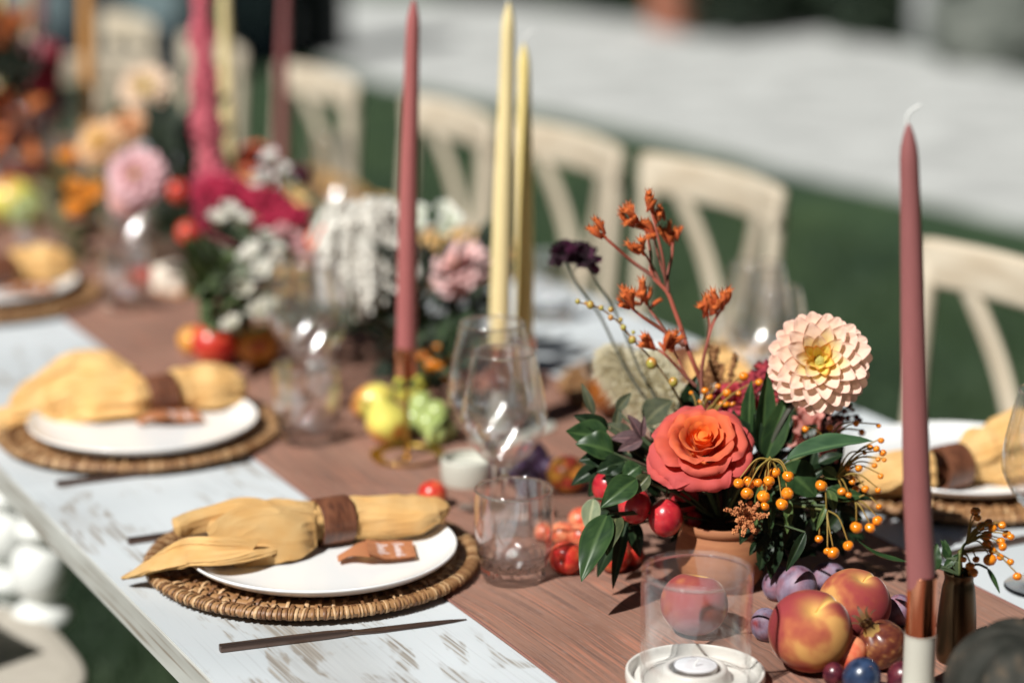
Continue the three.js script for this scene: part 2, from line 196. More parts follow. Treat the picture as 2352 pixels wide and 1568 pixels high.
// ---------- chairs ----------
const chairM = std({ map: tex(128, 512, (u, v) => mixC([0.5, 0.41, 0.3], [0.66, 0.58, 0.46], clamp(0.5 + noise(u * 30, v * 4, 1) + 0.4 * fbm(u * 4, v * 3, 6)))), roughness: 0.5 });
const seatM = std({ map: tex(128, 128, (u, v) => mixC([0.4, 0.36, 0.3], [0.52, 0.475, 0.41], clamp(0.5 + 0.5 * noise(u * 40, v * 40) + 0.4 * fbm(u * 5, v * 5)))), roughness: 0.85 });
function buildChair(label) {      // faces local -x; local origin on the ground under the seat
  const t = thing('cross_back_chair', label, 'chair', V3(0, 0, 0), 'cross back chairs along the table');
  const sup = (a, r, e) => { const c = Math.cos(a), s = Math.sin(a); return [r * Math.sign(c) * Math.abs(c) ** e, r * 0.98 * Math.sign(s) * Math.abs(s) ** e]; };
  const sg = sheet(48, 10, (u, v) => { const a = u * 2 * PI, k = [0, 0.85, 0.97, 1, 1, 0.97, 0.85, 0.5, 0.2, 0.1, 0][Math.round(v * 10)], y = [0.463, 0.463, 0.461, 0.455, 0.44, 0.434, 0.432, 0.432, 0.432, 0.432, 0.432][Math.round(v * 10)], q = sup(a, 0.2 * k, 0.62); return [q[0], y, q[1]]; });
  part('seat', sg, seatM, t);
  const W = 0.175, rec = (y) => 0.185 + (y - 0.45) * 0.08, bow = (z) => 0.03 * (1 - (z / W) ** 2);
  for (const s of [-1, 1]) {
    part('leg', tube([V3(-0.2, 0, s * 0.19), V3(-0.185, 0.2, s * 0.182), V3(-0.165, 0.436, s * 0.165)], (k) => 0.013 + 0.004 * k, { rad: 10 }), chairM, t);
    part('post', tube([V3(0.24, 0, s * 0.185), V3(0.2, 0.25, s * 0.18), V3(rec(0.45), 0.45, s * W * 0.98), V3(rec(0.66), 0.66, s * W), V3(rec(0.8), 0.8, s * W * 1.0), V3(rec(0.86) + 0.001, 0.86, s * W)], (k) => 0.0145, { rad: 10 }), chairM, t);
    part('cross_slat', sheetBar([V3(rec(0.85) + 0.014, 0.85, s * 0.115), V3(rec(0.74) + 0.042, 0.74, s * 0.058), V3(rec(0.63) + 0.05 + s * 0.006, 0.63, -s * 0.001), V3(rec(0.53) + 0.038, 0.53, -s * 0.055), V3(rec(0.455), 0.455, -s * 0.095)], 0.0165, 0.006), chairM, t);
    part('side_stretcher', tube([V3(-0.185, 0.2, s * 0.182), V3(0.2, 0.2, s * 0.18)], 0.009, { rad: 8 }), chairM, t);
  }
  const rail = []; for (let i = 0; i <= 8; i++) { const z = mix(-W - 0.014, W + 0.014, i / 8); rail.push(V3(rec(0.862) + bow(z), 0.862, z)); }
  part('top_rail', sheetBar(rail, 0.033, 0.011, true), chairM, t);
  part('front_stretcher', tube([V3(-0.187, 0.17, -0.184), V3(-0.187, 0.17, 0.184)], 0.009, { rad: 8 }), chairM, t);
  return t;
}
function sheetBar(pts, hw, ht) { // a bent rounded bar: half height hw along y-ish, half thickness ht
  const cv = new THREE.CatmullRomCurve3(pts), n = 24, m = 16, P = [], D = [];
  for (let i = 0; i <= n; i++) { P.push(cv.getPointAt(i / n)); D.push(cv.getTangentAt(i / n)); }
  return sheet(m, n + 2, (u, v) => { const j = Math.round(v * (n + 2)), i = clamp(j - 1, 0, n), e = j === 0 || j === n + 2 ? 0 : (i === 0 || i === n ? 0.94 : 1), a = u * 2 * PI, c = Math.cos(a), s = Math.sin(a), N = V3(1, 0, 0), B = V3().crossVectors(D[i], N).normalize(), q = V3().crossVectors(B, D[i]).normalize(), h = e * hw * Math.sign(c) * Math.abs(c) ** 0.4, w = e * ht * Math.sign(s) * Math.abs(s) ** 0.55, o = P[i]; return [o.x + B.x * h + q.x * w, o.y + B.y * h + q.y * w, o.z + B.z * h + q.z * w]; });
}
const chair0 = buildChair('pale wooden cross back chair behind the orange kangaroo paw stem');
chair0.position.set(1.685, 0, -3.045); chair0.rotation.y = 0.05;
[[1.67, -2.3, 0, 'pale wooden cross back chair behind the tall mauve candle nearest the camera'], [1.65, -3.47, 0.03, 'pale wooden cross back chair just to the right of the two yellow candles'], [1.6, -3.83, -0.03, 'pale wooden cross back chair between the mauve candle and the yellow candles'],
  [1.57, -4.38, 0.02, 'pale wooden cross back chair behind the white hanging amaranth'], [1.55, -4.95, 0, 'pale chair behind the tall pink celosia plume'], [1.53, -5.5, 0, 'pale chair farthest along the row, by the orange candle'], [1.41, -4.62, PI / 2, 'pale chair at the head of the table behind the orange taper']].forEach(([x, z, a, l]) => copyOf(chair0, V3(x, 0, z), l, undefined, a));
{ const p = spot(205, 1575, 0.46); copyOf(chair0, V3(p.x - 0.18, 0, p.z - 0.15), 'chair with a beige seat pushed under the near table edge', undefined, PI); }

// ---------- place settings ----------
const cane = [[0.25, 0.12, 0.047], [0.34, 0.18, 0.076], [0.17, 0.075, 0.03], [0.54, 0.34, 0.175]].map((c) => std({ color: lin(...c), roughness: 0.5 }));
const caneDark = std({ color: lin(0.13, 0.065, 0.032), roughness: 0.7 });
function ringTube(R, w, h, y, seg = 120) { return sheet(10, seg, (u, v) => { const a = v * 2 * PI, b = u * 2 * PI, k = 1 + 0.1 * noise(a * 9, R * 50, 2), r = R + Math.cos(b) * w * k; return [Math.cos(a) * r, y + Math.sin(b) * h * k, -Math.sin(a) * r]; }); }
function wrapGeo(w, skew, R, rw, rh, y, b0, b1) { return sheet(2, 7, (u, v) => { const b = mix(b0, b1, v), a = ((u - 0.5) * w + skew * (v - 0.5)) / R, k = 1 + 0.1 * Math.sin(u * PI), e = Math.sin(PI * Math.min(v, 1 - v) * 3 > 1.57 ? PI / 2 : PI * Math.min(v, 1 - v) * 3) * 0.16 + 0.98, r = R + Math.cos(b) * rw * e * k; return [Math.cos(a) * r, y + Math.sin(b) * rh * e * k, -Math.sin(a) * r]; }); }
function buildCharger(label, fine, p) {
  const t = thing('charger', label, 'charger plate', p, 'woven cane charger plates'), S = [];
  const base = lathe([[0, 0.002], [0.143, 0.002], [0.15, 0.0055], [0.15, 0.0075], [0, 0.0075]], 64); part('base_disc', base, caneDark, t);
  for (let i = 0; i < 9; i++) part('cane_coil', ringTube(0.062 + i * 0.0107, 0.0051, 0.0034, 0.0085 + 0.00022 * i), cane[i % 3], t);
  part('rim_coil', ringTube(0.1575, 0.0062, 0.0048, 0.0108), cane[1], t);
  const add = (name, g, m, ang, k) => { if (fine && k) { const q = part(name, g, m, t); q.rotation.y = ang; } else { const c = g.clone(); c.rotateY(ang); paint(c, [m.color.r, m.color.g, m.color.b]); S.push(c); } };
  const wraps = Array.from({ length: 8 }, (_, i) => wrapGeo(rr(0.0016, 0.0034), rr(-0.004, 0.007), 0.1575, 0.0066, 0.0052, 0.0108, -1.25, PI + 0.7));
  for (let i = 0; i < 225; i++) add('rim_wrap', wraps[Math.floor(rnd() * 8)], cane[Math.floor(rnd() * 4)], (i + rr(-0.45, 0.45)) / 225 * 2 * PI, true);
  for (let j = 3; j < 9; j++) {
    const R = 0.062 + j * 0.0107, n = Math.round(2 * PI * R / 0.0135), gs = Array.from({ length: 5 }, () => wrapGeo(rr(0.0026, 0.0042), rr(-0.004, 0.007), R, 0.0062, 0.0052, 0.0085 + 0.00022 * j, -0.15, PI + 0.15));
    for (let i = 0; i < n; i++) if (rnd() > 0.08) add('cane_strip', gs[Math.floor(rnd() * 5)], cane[Math.floor(rnd() * 4)], (i + (j % 2) * 0.5 + rr(-0.3, 0.3)) / n * 2 * PI, j > 4);
  }
  if (S.length) part('cane_weave', mergeGeometries(S), std({ vertexColors: true, side: THREE.DoubleSide, roughness: 0.5 }), t).userData.kind = 'stuff';
  return t;
}
cane.forEach((m) => (m.side = THREE.DoubleSide));
const china = phy({ color: lin(0.84, 0.845, 0.84), roughness: 0.22, clearcoat: 0.3, clearcoatRoughness: 0.1 });
const plateG = lathe(smoothProfile([[0, 0.0165], [0.06, 0.0165], [0.075, 0.0155], [0.1, 0.017], [0.12, 0.0215], [0.1295, 0.0275], [0.1318, 0.0302], [0.1312, 0.0318], [0.1295, 0.0312], [0.121, 0.0258], [0.108, 0.0217], [0.09, 0.0202], [0.05, 0.0198], [0, 0.0198]], 90), 128);
function plate(label, p) { const t = thing('plate', label, 'plate', p, 'white dinner plates'); part('dish', plateG, china, t); part('foot_ring', lathe([[0.058, 0.0125], [0.064, 0.0125], [0.063, 0.0168], [0.059, 0.0168]], 64), china, t); return t; }
const linenT = tex(256, 256, (u, v) => { const k = 0.5 + 0.28 * Math.sin(u * 2 * PI * 64 + noise(u * 8, v * 8) * 2) * (0.6 + 0.4 * noise(u * 60, v * 9)) + 0.28 * Math.sin(v * 2 * PI * 64 + noise(u * 8, v * 8, 4) * 2) + 0.2 * noise(u * 120, v * 120, 3); return [k, k, k]; }, false); linenT.repeat.set(6, 5);
const linenM = phy({ vertexColors: true, roughness: 0.95, side: THREE.DoubleSide, bumpMap: linenT, bumpScale: 0.0005, sheen: 0.25, sheenRoughness: 0.6, sheenColor: lin(0.8, 0.55, 0.25) });
const linC = (q) => mixC([0.84, 0.475, 0.165], [0.88, 0.565, 0.24], clamp(0.5 + 0.8 * fbm(q[0] * 40, q[1] * 40, q[2] * 40, 3)));
function loft(st, { folds = 0.16, ph = 0, nu = 110, nv = 90, pw = 0.85, tight = 0 } = {}) {
  const cv = new THREE.CatmullRomCurve3(st.map((s) => s.c), false, 'centripetal'), n = st.length - 1;
  const val = (t, k) => { const x = clamp(t) * n, i = Math.min(n - 1, Math.floor(x)), f = x - i, s = f * f * (3 - 2 * f); return mix(st[i][k], st[i + 1][k], s); };
  return sheet(nu, nv, (u, v) => {
    const o = cv.getPoint(v), D = cv.getTangent(v), S = V3().crossVectors(D, UP).normalize(), Up = V3().crossVectors(S, D).normalize(), a = u * 2 * PI, ca = Math.cos(a), sa = Math.sin(a);
    const amp = folds * (0.35 + 0.65 * sst(0, 0.3, v)), w = amp * (noise(ca * 1.3 + ph, sa * 1.3, v * 2.4) * 1.1 + 0.8 * (Math.abs(noise(ca * 2.6 + ph, sa * 2.6, v * 1.6 + 5)) - 0.2)) + tight * (1 - sst(0, 0.24, v)) * 0.06 * Math.sin(a * 9 + 3 * noise(v * 3, ph)) + folds * 0.42 * (Math.pow(1 - Math.abs(noise(ca * 1.4 + ph, sa * 1.4 + v * 1.2, v * 2.6 + ph)), 8) - 0.25) * sst(0.02, 0.2, v) + folds * 0.09 * noise(ca * 4 + ph, sa * 4, v * 7);
    const cap = v < 0.02 ? v / 0.02 : v > 0.93 ? Math.sqrt(clamp(1 - ((v - 0.93) / 0.07) ** 2)) : 1, k = (1 + w) * cap;
    const A = val(v, 'a') * k * Math.sign(ca) * Math.abs(ca) ** pw, B = val(v, 'b') * k * Math.sign(sa) * Math.abs(sa) ** pw;
    return [o.x + S.x * A + Up.x * B, o.y + S.y * A + Up.y * B, o.z + S.z * A + Up.z * B];
  }, (u, v, q) => linC(q));
}
const stn = (rows) => rows.map(([x, y, h, a, b]) => ({ c: spot(x, y, T + h / 100), a: a / 100, b: b / 100 }));
function flap(top, bot, { ph = 0, bulge = 0.006, wr = 0.0035, turn = 0.004 } = {}) { // a thin sheet of the cloth between two edges, creased toward its start
  const P = (rows) => new THREE.CatmullRomCurve3(rows.map(([x, y, h]) => spot(x, y, T + h / 100)), false, 'centripetal'), A = P(top), B = P(bot), out = toCamH.clone().multiplyScalar(0.75).addScaledVector(UP, 0.65);
  const f = (u, v, o) => { const a = A.getPoint(u), b = B.getPoint(u), q = a.lerp(b, v), w = bulge * Math.sin(PI * clamp(v)) * Math.sin(PI * clamp(0.15 + 0.85 * u)) + wr * ((Math.pow(1 - Math.abs(noise(v * 4.5 + 1.5 * u + ph, u * 1.6, ph)), 5) - 0.4) * (1 - 0.55 * u) + 0.8 * noise(u * 3.2, v * 2.4 + ph, ph)) * sst(0, 0.12, u) + turn * sst(0.86, 1, v) * noise(u * 5 + ph, 2) + o; return [q.x + out.x * w, q.y + out.y * w, q.z + out.z * w]; };
  return [sheet(90, 60, (u, v) => f(u, v, 0.0005), (u, v, q) => linC(q)), sheet(90, 60, (u, v) => f(u, v, -0.0005), (u, v, q) => linC(q)), sheet(90, 2, (u, v) => f(u, 1, 0.0005 - 0.001 * v), (u, v, q) => linC(q))];
}
const toCamH = AHEAD.clone().negate();
function napkin(label, p, lofts, flaps = []) { const t = thing('napkin', label, 'napkin', p, 'mustard linen napkins'); wpart('cloth', mergeGeometries([...lofts.map(([r, o]) => loft(stn(r), o)), ...flaps.flatMap(([a, b, o]) => flap(a, b, o))]), linenM, t); return t; }
const walnutT = tex(256, 256, (u, v) => { const g = noise(u * 10 + 1.5 * noise(u * 3, v * 3), v * 60, 2), f = noise(u * 30, v * 200, 5), b = fbm(u * 4, v * 8, 3, 3); return mixC(mixC([0.21, 0.08, 0.04], [0.115, 0.04, 0.02], clamp(0.5 + b)), [0.045, 0.016, 0.01], 0.6 * sst(0, 0.5, g + 0.4 * f)); });
const walnutM = phy({ map: walnutT, roughness: 0.42, clearcoat: 0.15, clearcoatRoughness: 0.4 });
const ringG = lathe(smoothProfile([[0.0202, -0.0155], [0.0208, -0.0166], [0.0228, -0.0166], [0.0238, -0.0155], [0.0241, 0], [0.0238, 0.0155], [0.0228, 0.0166], [0.0208, 0.0166], [0.0202, 0.0155], [0.0202, -0.0155]], 60), 64);
function napkinRing(label, p, c, dir) { const t = thing('napkin_ring', label, 'napkin ring', p, 'walnut napkin rings'); const m = part('band', ringG, walnutM, t); m.position.copy(c).sub(p); aim(m, dir); return t; }
// leather place tags with white script
const strokes = [[[0.12, 0.36], [0.2, 0.2], [0.24, 0.34], [0.19, 0.44], [0.29, 0.33], [0.34, 0.4], [0.4, 0.28], [0.42, 0.41], [0.5, 0.29], [0.52, 0.4], [0.6, 0.26], [0.58, 0.41], [0.68, 0.3], [0.72, 0.4], [0.8, 0.2], [0.78, 0.4], [0.9, 0.34]], [[0.2, 0.78], [0.26, 0.56], [0.3, 0.58], [0.24, 0.78], [0.36, 0.64], [0.38, 0.78], [0.47, 0.64], [0.46, 0.76], [0.55, 0.62], [0.56, 0.77], [0.66, 0.7], [0.7, 0.55], [0.68, 0.78], [0.8, 0.7]]];
const tagT = tex(512, 512, (u, v) => {
  let d = 9; for (const s of strokes) for (let i = 0; i < s.length - 1; i++) { const [ax, ay] = s[i], [bx, by] = s[i + 1], t = clamp(((u - ax) * (bx - ax) + (v - ay) * (by - ay)) / ((bx - ax) ** 2 + (by - ay) ** 2)); d = Math.min(d, Math.hypot(u - ax - t * (bx - ax), v - ay - t * (by - ay)) - 0.002 * (1 + Math.sin(i * 2))); }
  const c = mixC([0.5, 0.2, 0.085], [0.38, 0.14, 0.058], clamp(0.5 + 0.8 * fbm(u * 9, v * 9, 2, 4))); return mixC([0.86, 0.82, 0.84], c, sst(0.007, 0.013, d));
});
const tagMs = [std({ map: tagT, roughness: 0.85, side: THREE.DoubleSide }), std({ color: lin(0.44, 0.17, 0.07), roughness: 0.85, side: THREE.DoubleSide })];
// the near place setting
const S1 = spot(719, 1303, T);
const charger1 = buildCharger('round woven cane charger nearest the camera under the clearest white plate', true, S1);
const plate1 = plate('white coupe plate nearest the camera with a leather tag on it', spot(738, 1249, T + 0.031).setY(T - 0.0005));
const nap1 = napkin('mustard linen napkin drawn through a walnut ring on the nearest plate', S1, [
  [[[772, 1192, 4.05, 1.9, 1.9], [826, 1187, 4.1, 2.5, 1.95], [890, 1186, 4.1, 2.8, 2.0], [950, 1182, 4.2, 2.7, 1.7], [1002, 1172, 4.5, 2.1, 1.15], [1034, 1165, 4.8, 1.0, 0.5]], { folds: 0.15, ph: 1.2, tight: 1 }],
  [[[752, 1197, 4.05, 1.9, 1.9], [700, 1200, 4.0, 2.7, 1.9], [640, 1204, 4.0, 3.6, 2.0], [585, 1212, 4.0, 3.7, 1.7], [540, 1226, 4.0, 3.0, 1.1], [500, 1240, 4.0, 2.0, 0.6]], { folds: 0.24, ph: 4.7, tight: 1 }],
  [[[640, 1186, 4.7, 1.6, 1.3], [560, 1176, 5.1, 1.6, 1.25], [480, 1190, 4.7, 1.35, 1.1], [430, 1203, 4.3, 1.25, 1.05], [398, 1212, 4.1, 1.1, 0.95]], { folds: 0.16, ph: 8.1, nv: 40 }],
  [[[640, 1232, 3.2, 2.6, 0.9], [560, 1250, 3.4, 3.4, 0.6], [490, 1262, 3.65, 3.7, 0.45], [425, 1269, 3.5, 3.4, 0.45], [375, 1284, 3.0, 2.7, 0.42], [330, 1304, 2.1, 1.5, 0.3], [298, 1320, 1.4, 0.7, 0.2], [276, 1327, 1.1, 0.3, 0.1]], { folds: 0.2, ph: 2.9 }]], [
  [[[722, 1152, 6.2], [660, 1150, 6.6], [590, 1150, 6.6], [520, 1176, 6.0], [470, 1216, 5.2]], [[728, 1254, 2.8], [690, 1282, 2.3], [640, 1293, 2.2], [590, 1299, 2.1], [540, 1303, 2.0]], { ph: 3.3, bulge: 0.015, wr: 0.0045 }],
  [[[600, 1236, 4.9], [500, 1232, 5.2], [420, 1236, 4.8], [375, 1262, 3.8], [322, 1298, 2.2], [277, 1326, 1.1]], [[560, 1296, 2.4], [490, 1300, 2.5], [420, 1302, 2.4], [365, 1312, 2.0], [315, 1326, 1.2], [280, 1332, 0.8]], { ph: 7.7, bulge: 0.005, wr: 0.0022, turn: 0.002 }]]);
const ring1 = napkinRing('dark walnut napkin ring on the nearest mustard napkin', S1, spot(762, 1195, T + 0.0425), spot(826, 1186, T + 0.0425).sub(spot(700, 1206, T + 0.0425)));
function placeTag(label, p, c, ax, ay, s) { // ax along the writing's up, ay across; s size
  const t = thing('place_tag', label, 'place tag', p, 'leather place tags'), X = ax.clone().setLength(s), Y = ay.clone().setLength(s);
  const f = (u, v, off) => { const lift = 0.0035 + 0.006 * Math.max(0, 0.35 - u) ** 1.2 * 3 + 0.0015 * Math.sin(u * 4 + v * 2) + off, o = c.clone().addScaledVector(X, u - 0.5).addScaledVector(Y, v - 0.5); return [o.x, o.y + lift, o.z]; };
  { const g = mergeGeometries([sheet(14, 10, (u, v) => f(u, v, 0.0008)), sheet(14, 10, (u, v) => f(u, v, -0.0008))]), U = g.attributes.uv; for (let i = 0; i < U.count; i++) U.setXY(i, U.getY(i), 1 - U.getX(i)); wpart('leather', g, tagMs[0], t); }
  wpart('curled_tail', sheet(16, 6, (u, v) => { const x = -0.44 - u * 0.68, w = mix(1.0, 0.4, sst(0.05, 0.8, u)), o = c.clone().addScaledVector(X, x).addScaledVector(Y, (v - 0.5) * w + 0.06 * u); return [o.x, o.y + 0.0072 + 0.0016 * Math.sin(u * 3.1) - 0.0062 * u * u, o.z]; }), tagMs[1], t);
  return t;
}
const tag1 = placeTag('rust leather place tag with white handwriting on the nearest plate', S1, spot(897, 1272, T + 0.022), spot(950, 1262, T + 0.022).sub(spot(846, 1272, T + 0.022)), spot(905, 1294, T + 0.022).sub(spot(895, 1248, T + 0.022)), 0.047);
// cutlery
const bronze = phy({ color: lin(0.17, 0.115, 0.095), metalness: 0.85, roughness: 0.34 });
function bar(A, B, prof) { // prof rows: t, half width, height, lift
  const D = B.clone().sub(A), S = V3().crossVectors(D, UP).normalize(), n = prof.length - 1, g = [];
  return sheet(12, n + 2, (u, v) => { const j = Math.round(v * (n + 2)), i = clamp(j - 1, 0, n), e = j === 0 || j === n + 2 ? 0 : 1, [t, w, h, l] = prof[i], a = u * 2 * PI, c = Math.cos(a), s = Math.sin(a), X = e * w * Math.sign(c) * Math.abs(c) ** 0.4, Y = e * h / 2 * Math.sign(s) * Math.abs(s) ** 0.4, o = A.clone().addScaledVector(D, t); return [o.x + S.x * X, o.y + l + h / 2 + Y, o.z + S.z * X]; });
}
function knife(label, A, B) { const t = thing('knife', label, 'knife', A, 'bronze knives'); wpart('handle', bar(A, B, [[0, 0.0036, 0.006, 0.0004], [0.004, 0.0041, 0.0068, 0], [0.2, 0.0044, 0.0066, 0], [0.42, 0.005, 0.006, 0], [0.5, 0.0042, 0.005, 0.0003], [0.53, 0.003, 0.0042, 0.0008]]), bronze, t); wpart('blade', bar(A, B, [[0.515, 0.0026, 0.004, 0.0006], [0.56, 0.0042, 0.0026, 0.0006], [0.64, 0.0062, 0.0019, 0.0004], [0.84, 0.0056, 0.0014, 0.0004], [0.94, 0.0036, 0.0011, 0.0004], [1, 0.0008, 0.0008, 0.0004]]), bronze, t); return t; }
function fork(label, A, B) { const t = thing('fork', label, 'fork', A, 'bronze forks'); wpart('handle', bar(A, B, [[0, 0.0036, 0.006, 0.0004], [0.004, 0.0041, 0.0066, 0], [0.3, 0.0042, 0.006, 0], [0.6, 0.003, 0.004, 0.001], [0.7, 0.006, 0.003, 0.001], [0.76, 0.0105, 0.0022, 0.0005]]), bronze, t); const D = B.clone().sub(A), S = V3().crossVectors(D, UP).normalize(); for (let i = 0; i < 4; i++) { const o = S.clone().multiplyScalar((i - 1.5) * 0.0064); wpart('tine', bar(A.clone().add(o), B.clone().add(o), [[0.755, 0.0016, 0.002, 0.0005], [0.9, 0.0014, 0.0018, 0.0012], [1, 0.0006, 0.001, 0.004]]), bronze, t); } return t; }
knife('dark bronze knife lying in front of the nearest charger', spot(504, 1497, T), spot(1071, 1424, T));
{ const a = spot(293, 1250, T); fork('bronze fork handle emerging behind the nearest mustard napkin', a, a.clone().add(V3(0.205, 0, 0.004))); }
knife('blurred bronze knife lying before the second charger from the camera', spot(129, 1118, T), spot(129, 1118, T).add(V3(0.225, 0, 0.01)));
// second setting and the ones beyond
const S2 = spot(322, 1003, T);
const charger2 = buildCharger('woven cane charger under the second plate along the near edge', false, S2);
plate('white plate second along the near edge with a folded napkin', spot(328, 958, T + 0.031).setY(T - 0.0005));
const nap2 = napkin('puffy mustard napkin on the second plate along the near edge', S2, [
  [[[380, 904, 4.1, 1.9, 1.9], [425, 895, 4.2, 3.0, 2.6], [485, 890, 4.3, 3.4, 2.7], [535, 886, 4.3, 2.6, 2.1], [562, 882, 4.3, 1.1, 0.9]], { folds: 0.28, ph: 11, tight: 1 }],
  [[[356, 908, 4.1, 1.9, 1.9], [305, 914, 3.9, 3.5, 2.7], [240, 914, 3.8, 4.8, 3.1], [180, 918, 3.5, 4.6, 2.8], [120, 930, 3.0, 4.0, 2.0], [70, 945, 2.4, 3.0, 1.2], [15, 960, 1.8, 2.4, 0.8], [-40, 1010, 0.8, 1.6, 0.6]], { folds: 0.36, ph: 14, tight: 1 }],
  [[[310, 880, 5.0, 2.0, 1.6], [240, 858, 6.0, 2.4, 2.0], [185, 850, 6.0, 2.6, 1.9], [130, 872, 5.2, 2.4, 1.5], [70, 900, 4.0, 2.0, 1.0], [20, 925, 3.0, 1.0, 0.4]], { folds: 0.3, ph: 17 }]]);
napkinRing('walnut ring on the second puffy mustard napkin', S2, spot(368, 906, T + 0.0425), V3(1, 0.08, 0.05));
placeTag('small leather tag with pale writing on the second plate', S2, spot(415, 962, T + 0.022), V3(1, 0, 0.15), V3(-0.15, 0, 1), 0.046);
const S3 = V3(0.815, T, -3.29), S4 = V3(0.82, T, -3.86);
copyOf(charger2, S3, 'third woven charger along the near edge, cut off by the frame'); copyOf(plate1, S3.clone().setY(T - 0.0005), 'third white plate along the near edge, heavily blurred', undefined, 0);
const nap3 = copyOf(nap2, S3, 'blurred mustard napkin on the third plate along the near edge'); copyOf(ring1, S3, 'walnut ring on the blurred third napkin along the near edge'); copyOf(tag1, S3, 'blurred leather tag on the third plate along the near edge');
copyOf(charger2, S4, 'fourth woven charger at the far left of the table'); copyOf(plate1, S4.clone().setY(T - 0.0005), 'fourth white plate at the far left of the table');
// the far side, turned round
const F1 = spot(2205, 1108, T), F2 = V3(1.47, T, -2.4), F3 = V3(1.46, T, -3.2), F4 = V3(1.46, T, -3.75);
copyOf(charger2, F1, 'woven charger across the table behind the tall mauve candle', undefined, 2.1); copyOf(plate1, F1.clone().setY(T - 0.0005), 'white plate across the table behind the tall mauve candle');
napkin('mustard napkin across the table beside the tall mauve candle', F1, [
  [[[2150, 1079, 4.1, 1.9, 1.9], [2092, 1084, 3.9, 2.7, 2.2], [2040, 1096, 3.6, 3.1, 2.0], [1995, 1110, 3.0, 2.4, 1.2], [1968, 1118, 2.6, 1.0, 0.5]], { folds: 0.26, ph: 21, tight: 1 }],
  [[[2208, 1064, 4.1, 1.9, 1.9], [2262, 1048, 4.6, 3.4, 3.0], [2330, 1032, 5.0, 4.0, 3.5], [2410, 1010, 5.0, 4.0, 3.0], [2470, 1000, 4.5, 2.0, 1.5]], { folds: 0.34, ph: 24, tight: 1 }]]);
napkinRing('walnut ring on the napkin across the table by the mauve candle', F1, spot(2180, 1072, T + 0.0425), spot(2262, 1048, T + 0.044).sub(spot(2092, 1084, T + 0.042)));
copyOf(charger2, F2, 'woven charger across the table behind the kangaroo paw', undefined, 1.1); copyOf(plate1, F2.clone().setY(T - 0.0005), 'white plate across the table behind the kangaroo paw'); copyOf(nap1, F2, 'mustard napkin across the table behind the kangaroo paw and wine glasses', undefined, PI); copyOf(ring1, F2, 'walnut ring across the table behind the kangaroo paw', undefined, PI);
copyOf(charger2, F3, 'woven charger across the table behind the white freesias'); copyOf(plate1, F3.clone().setY(T - 0.0005), 'white plate across the table behind the white freesias'); copyOf(nap1, F3, 'mustard napkin across the table just behind the ruffled pink bloom', undefined, PI);
copyOf(charger2, F4, 'woven charger across the table behind the crimson celosia'); copyOf(plate1, F4.clone().setY(T - 0.0005), 'white plate across the table behind the crimson celosia'); copyOf(nap2, F4, 'mustard napkin across the table just above the white amaranth', undefined, PI);
fork('bronze fork lying across the table by the far plate behind the mauve candle', F1.clone().add(V3(-0.06, 0, 0.19)), F1.clone().add(V3(-0.26, 0, 0.19)));

// ---------- glasses ----------
const wineBowlG = lathe(smoothProfile([[0.0105, 0.0735], [0.0228, 0.0815], [0.0345, 0.096], [0.042, 0.112], [0.0435, 0.124], [0.0418, 0.142], [0.0372, 0.165], [0.0318, 0.1905], [0.0312, 0.1912], [0.0306, 0.1905], [0.0361, 0.165], [0.0407, 0.142], [0.0424, 0.124], [0.0408, 0.112], [0.0333, 0.0968], [0.0215, 0.083], [0.0108, 0.0775], [0, 0.0768]], 200), 120);
warp(wineBowlG, (x, y, z) => { const a = Math.atan2(z, x), r = Math.hypot(x, z), f = sst(0.108, 0.08, y) * sst(0, 0.006, r); return [x, y + f * (0.0008 * Math.sin(a * 17 + r * 1150) + 0.0008 * noise(x * 520, z * 520, 5)), z]; });
const wineRimG = new THREE.TorusGeometry(0.0312, 0.001, 10, 96).rotateX(PI / 2).translate(0, 0.1906, 0);
const wineStemG = lathe(smoothProfile([[0, 0.0015], [0.02, 0.0012], [0.0335, 0.001], [0.035, 0.0018], [0.033, 0.003], [0.014, 0.0052], [0.0055, 0.0095], [0.0036, 0.02], [0.0035, 0.05], [0.0046, 0.062], [0.0085, 0.0695], [0.0125, 0.0748], [0.0108, 0.0768], [0.006, 0.0745], [0, 0.0735]], 120), 64);
const ripple = (x, y, z) => { const a = Math.atan2(z, x), r = Math.hypot(x, z), f = sst(0.036, 0.021, y) * sst(0, 0.005, r); return [x, y + f * (0.0015 * Math.sin(a * 17 + r * 900) + 0.0014 * noise(x * 420, z * 420, 2)), z]; };
const tumWallG = lathe(smoothProfile([[0.0355, 0.0318], [0.0382, 0.052], [0.0385, 0.072], [0.0375, 0.0925], [0.0362, 0.0925], [0.0372, 0.072], [0.0369, 0.052], [0.0352, 0.0335]], 140), 96);
const tumFloorG = warp(lathe(smoothProfile([[0.0334, 0.0305], [0.0322, 0.0285], [0.0295, 0.0245], [0.025, 0.0215], [0.018, 0.02], [0, 0.0195]], 90), 144), (x, y, z) => { const a = Math.atan2(z, x), r = Math.hypot(x, z), f = sst(0.0335, 0.03, r) * sst(0, 0.005, r); return [x, y + f * (0.0018 * Math.sin(a * 9 + r * 760) + 0.0016 * noise(x * 400, z * 400, 2)), z]; });
const tumRimG = new THREE.TorusGeometry(0.0368, 0.0013, 12, 96).rotateX(PI / 2).translate(0, 0.0932, 0);
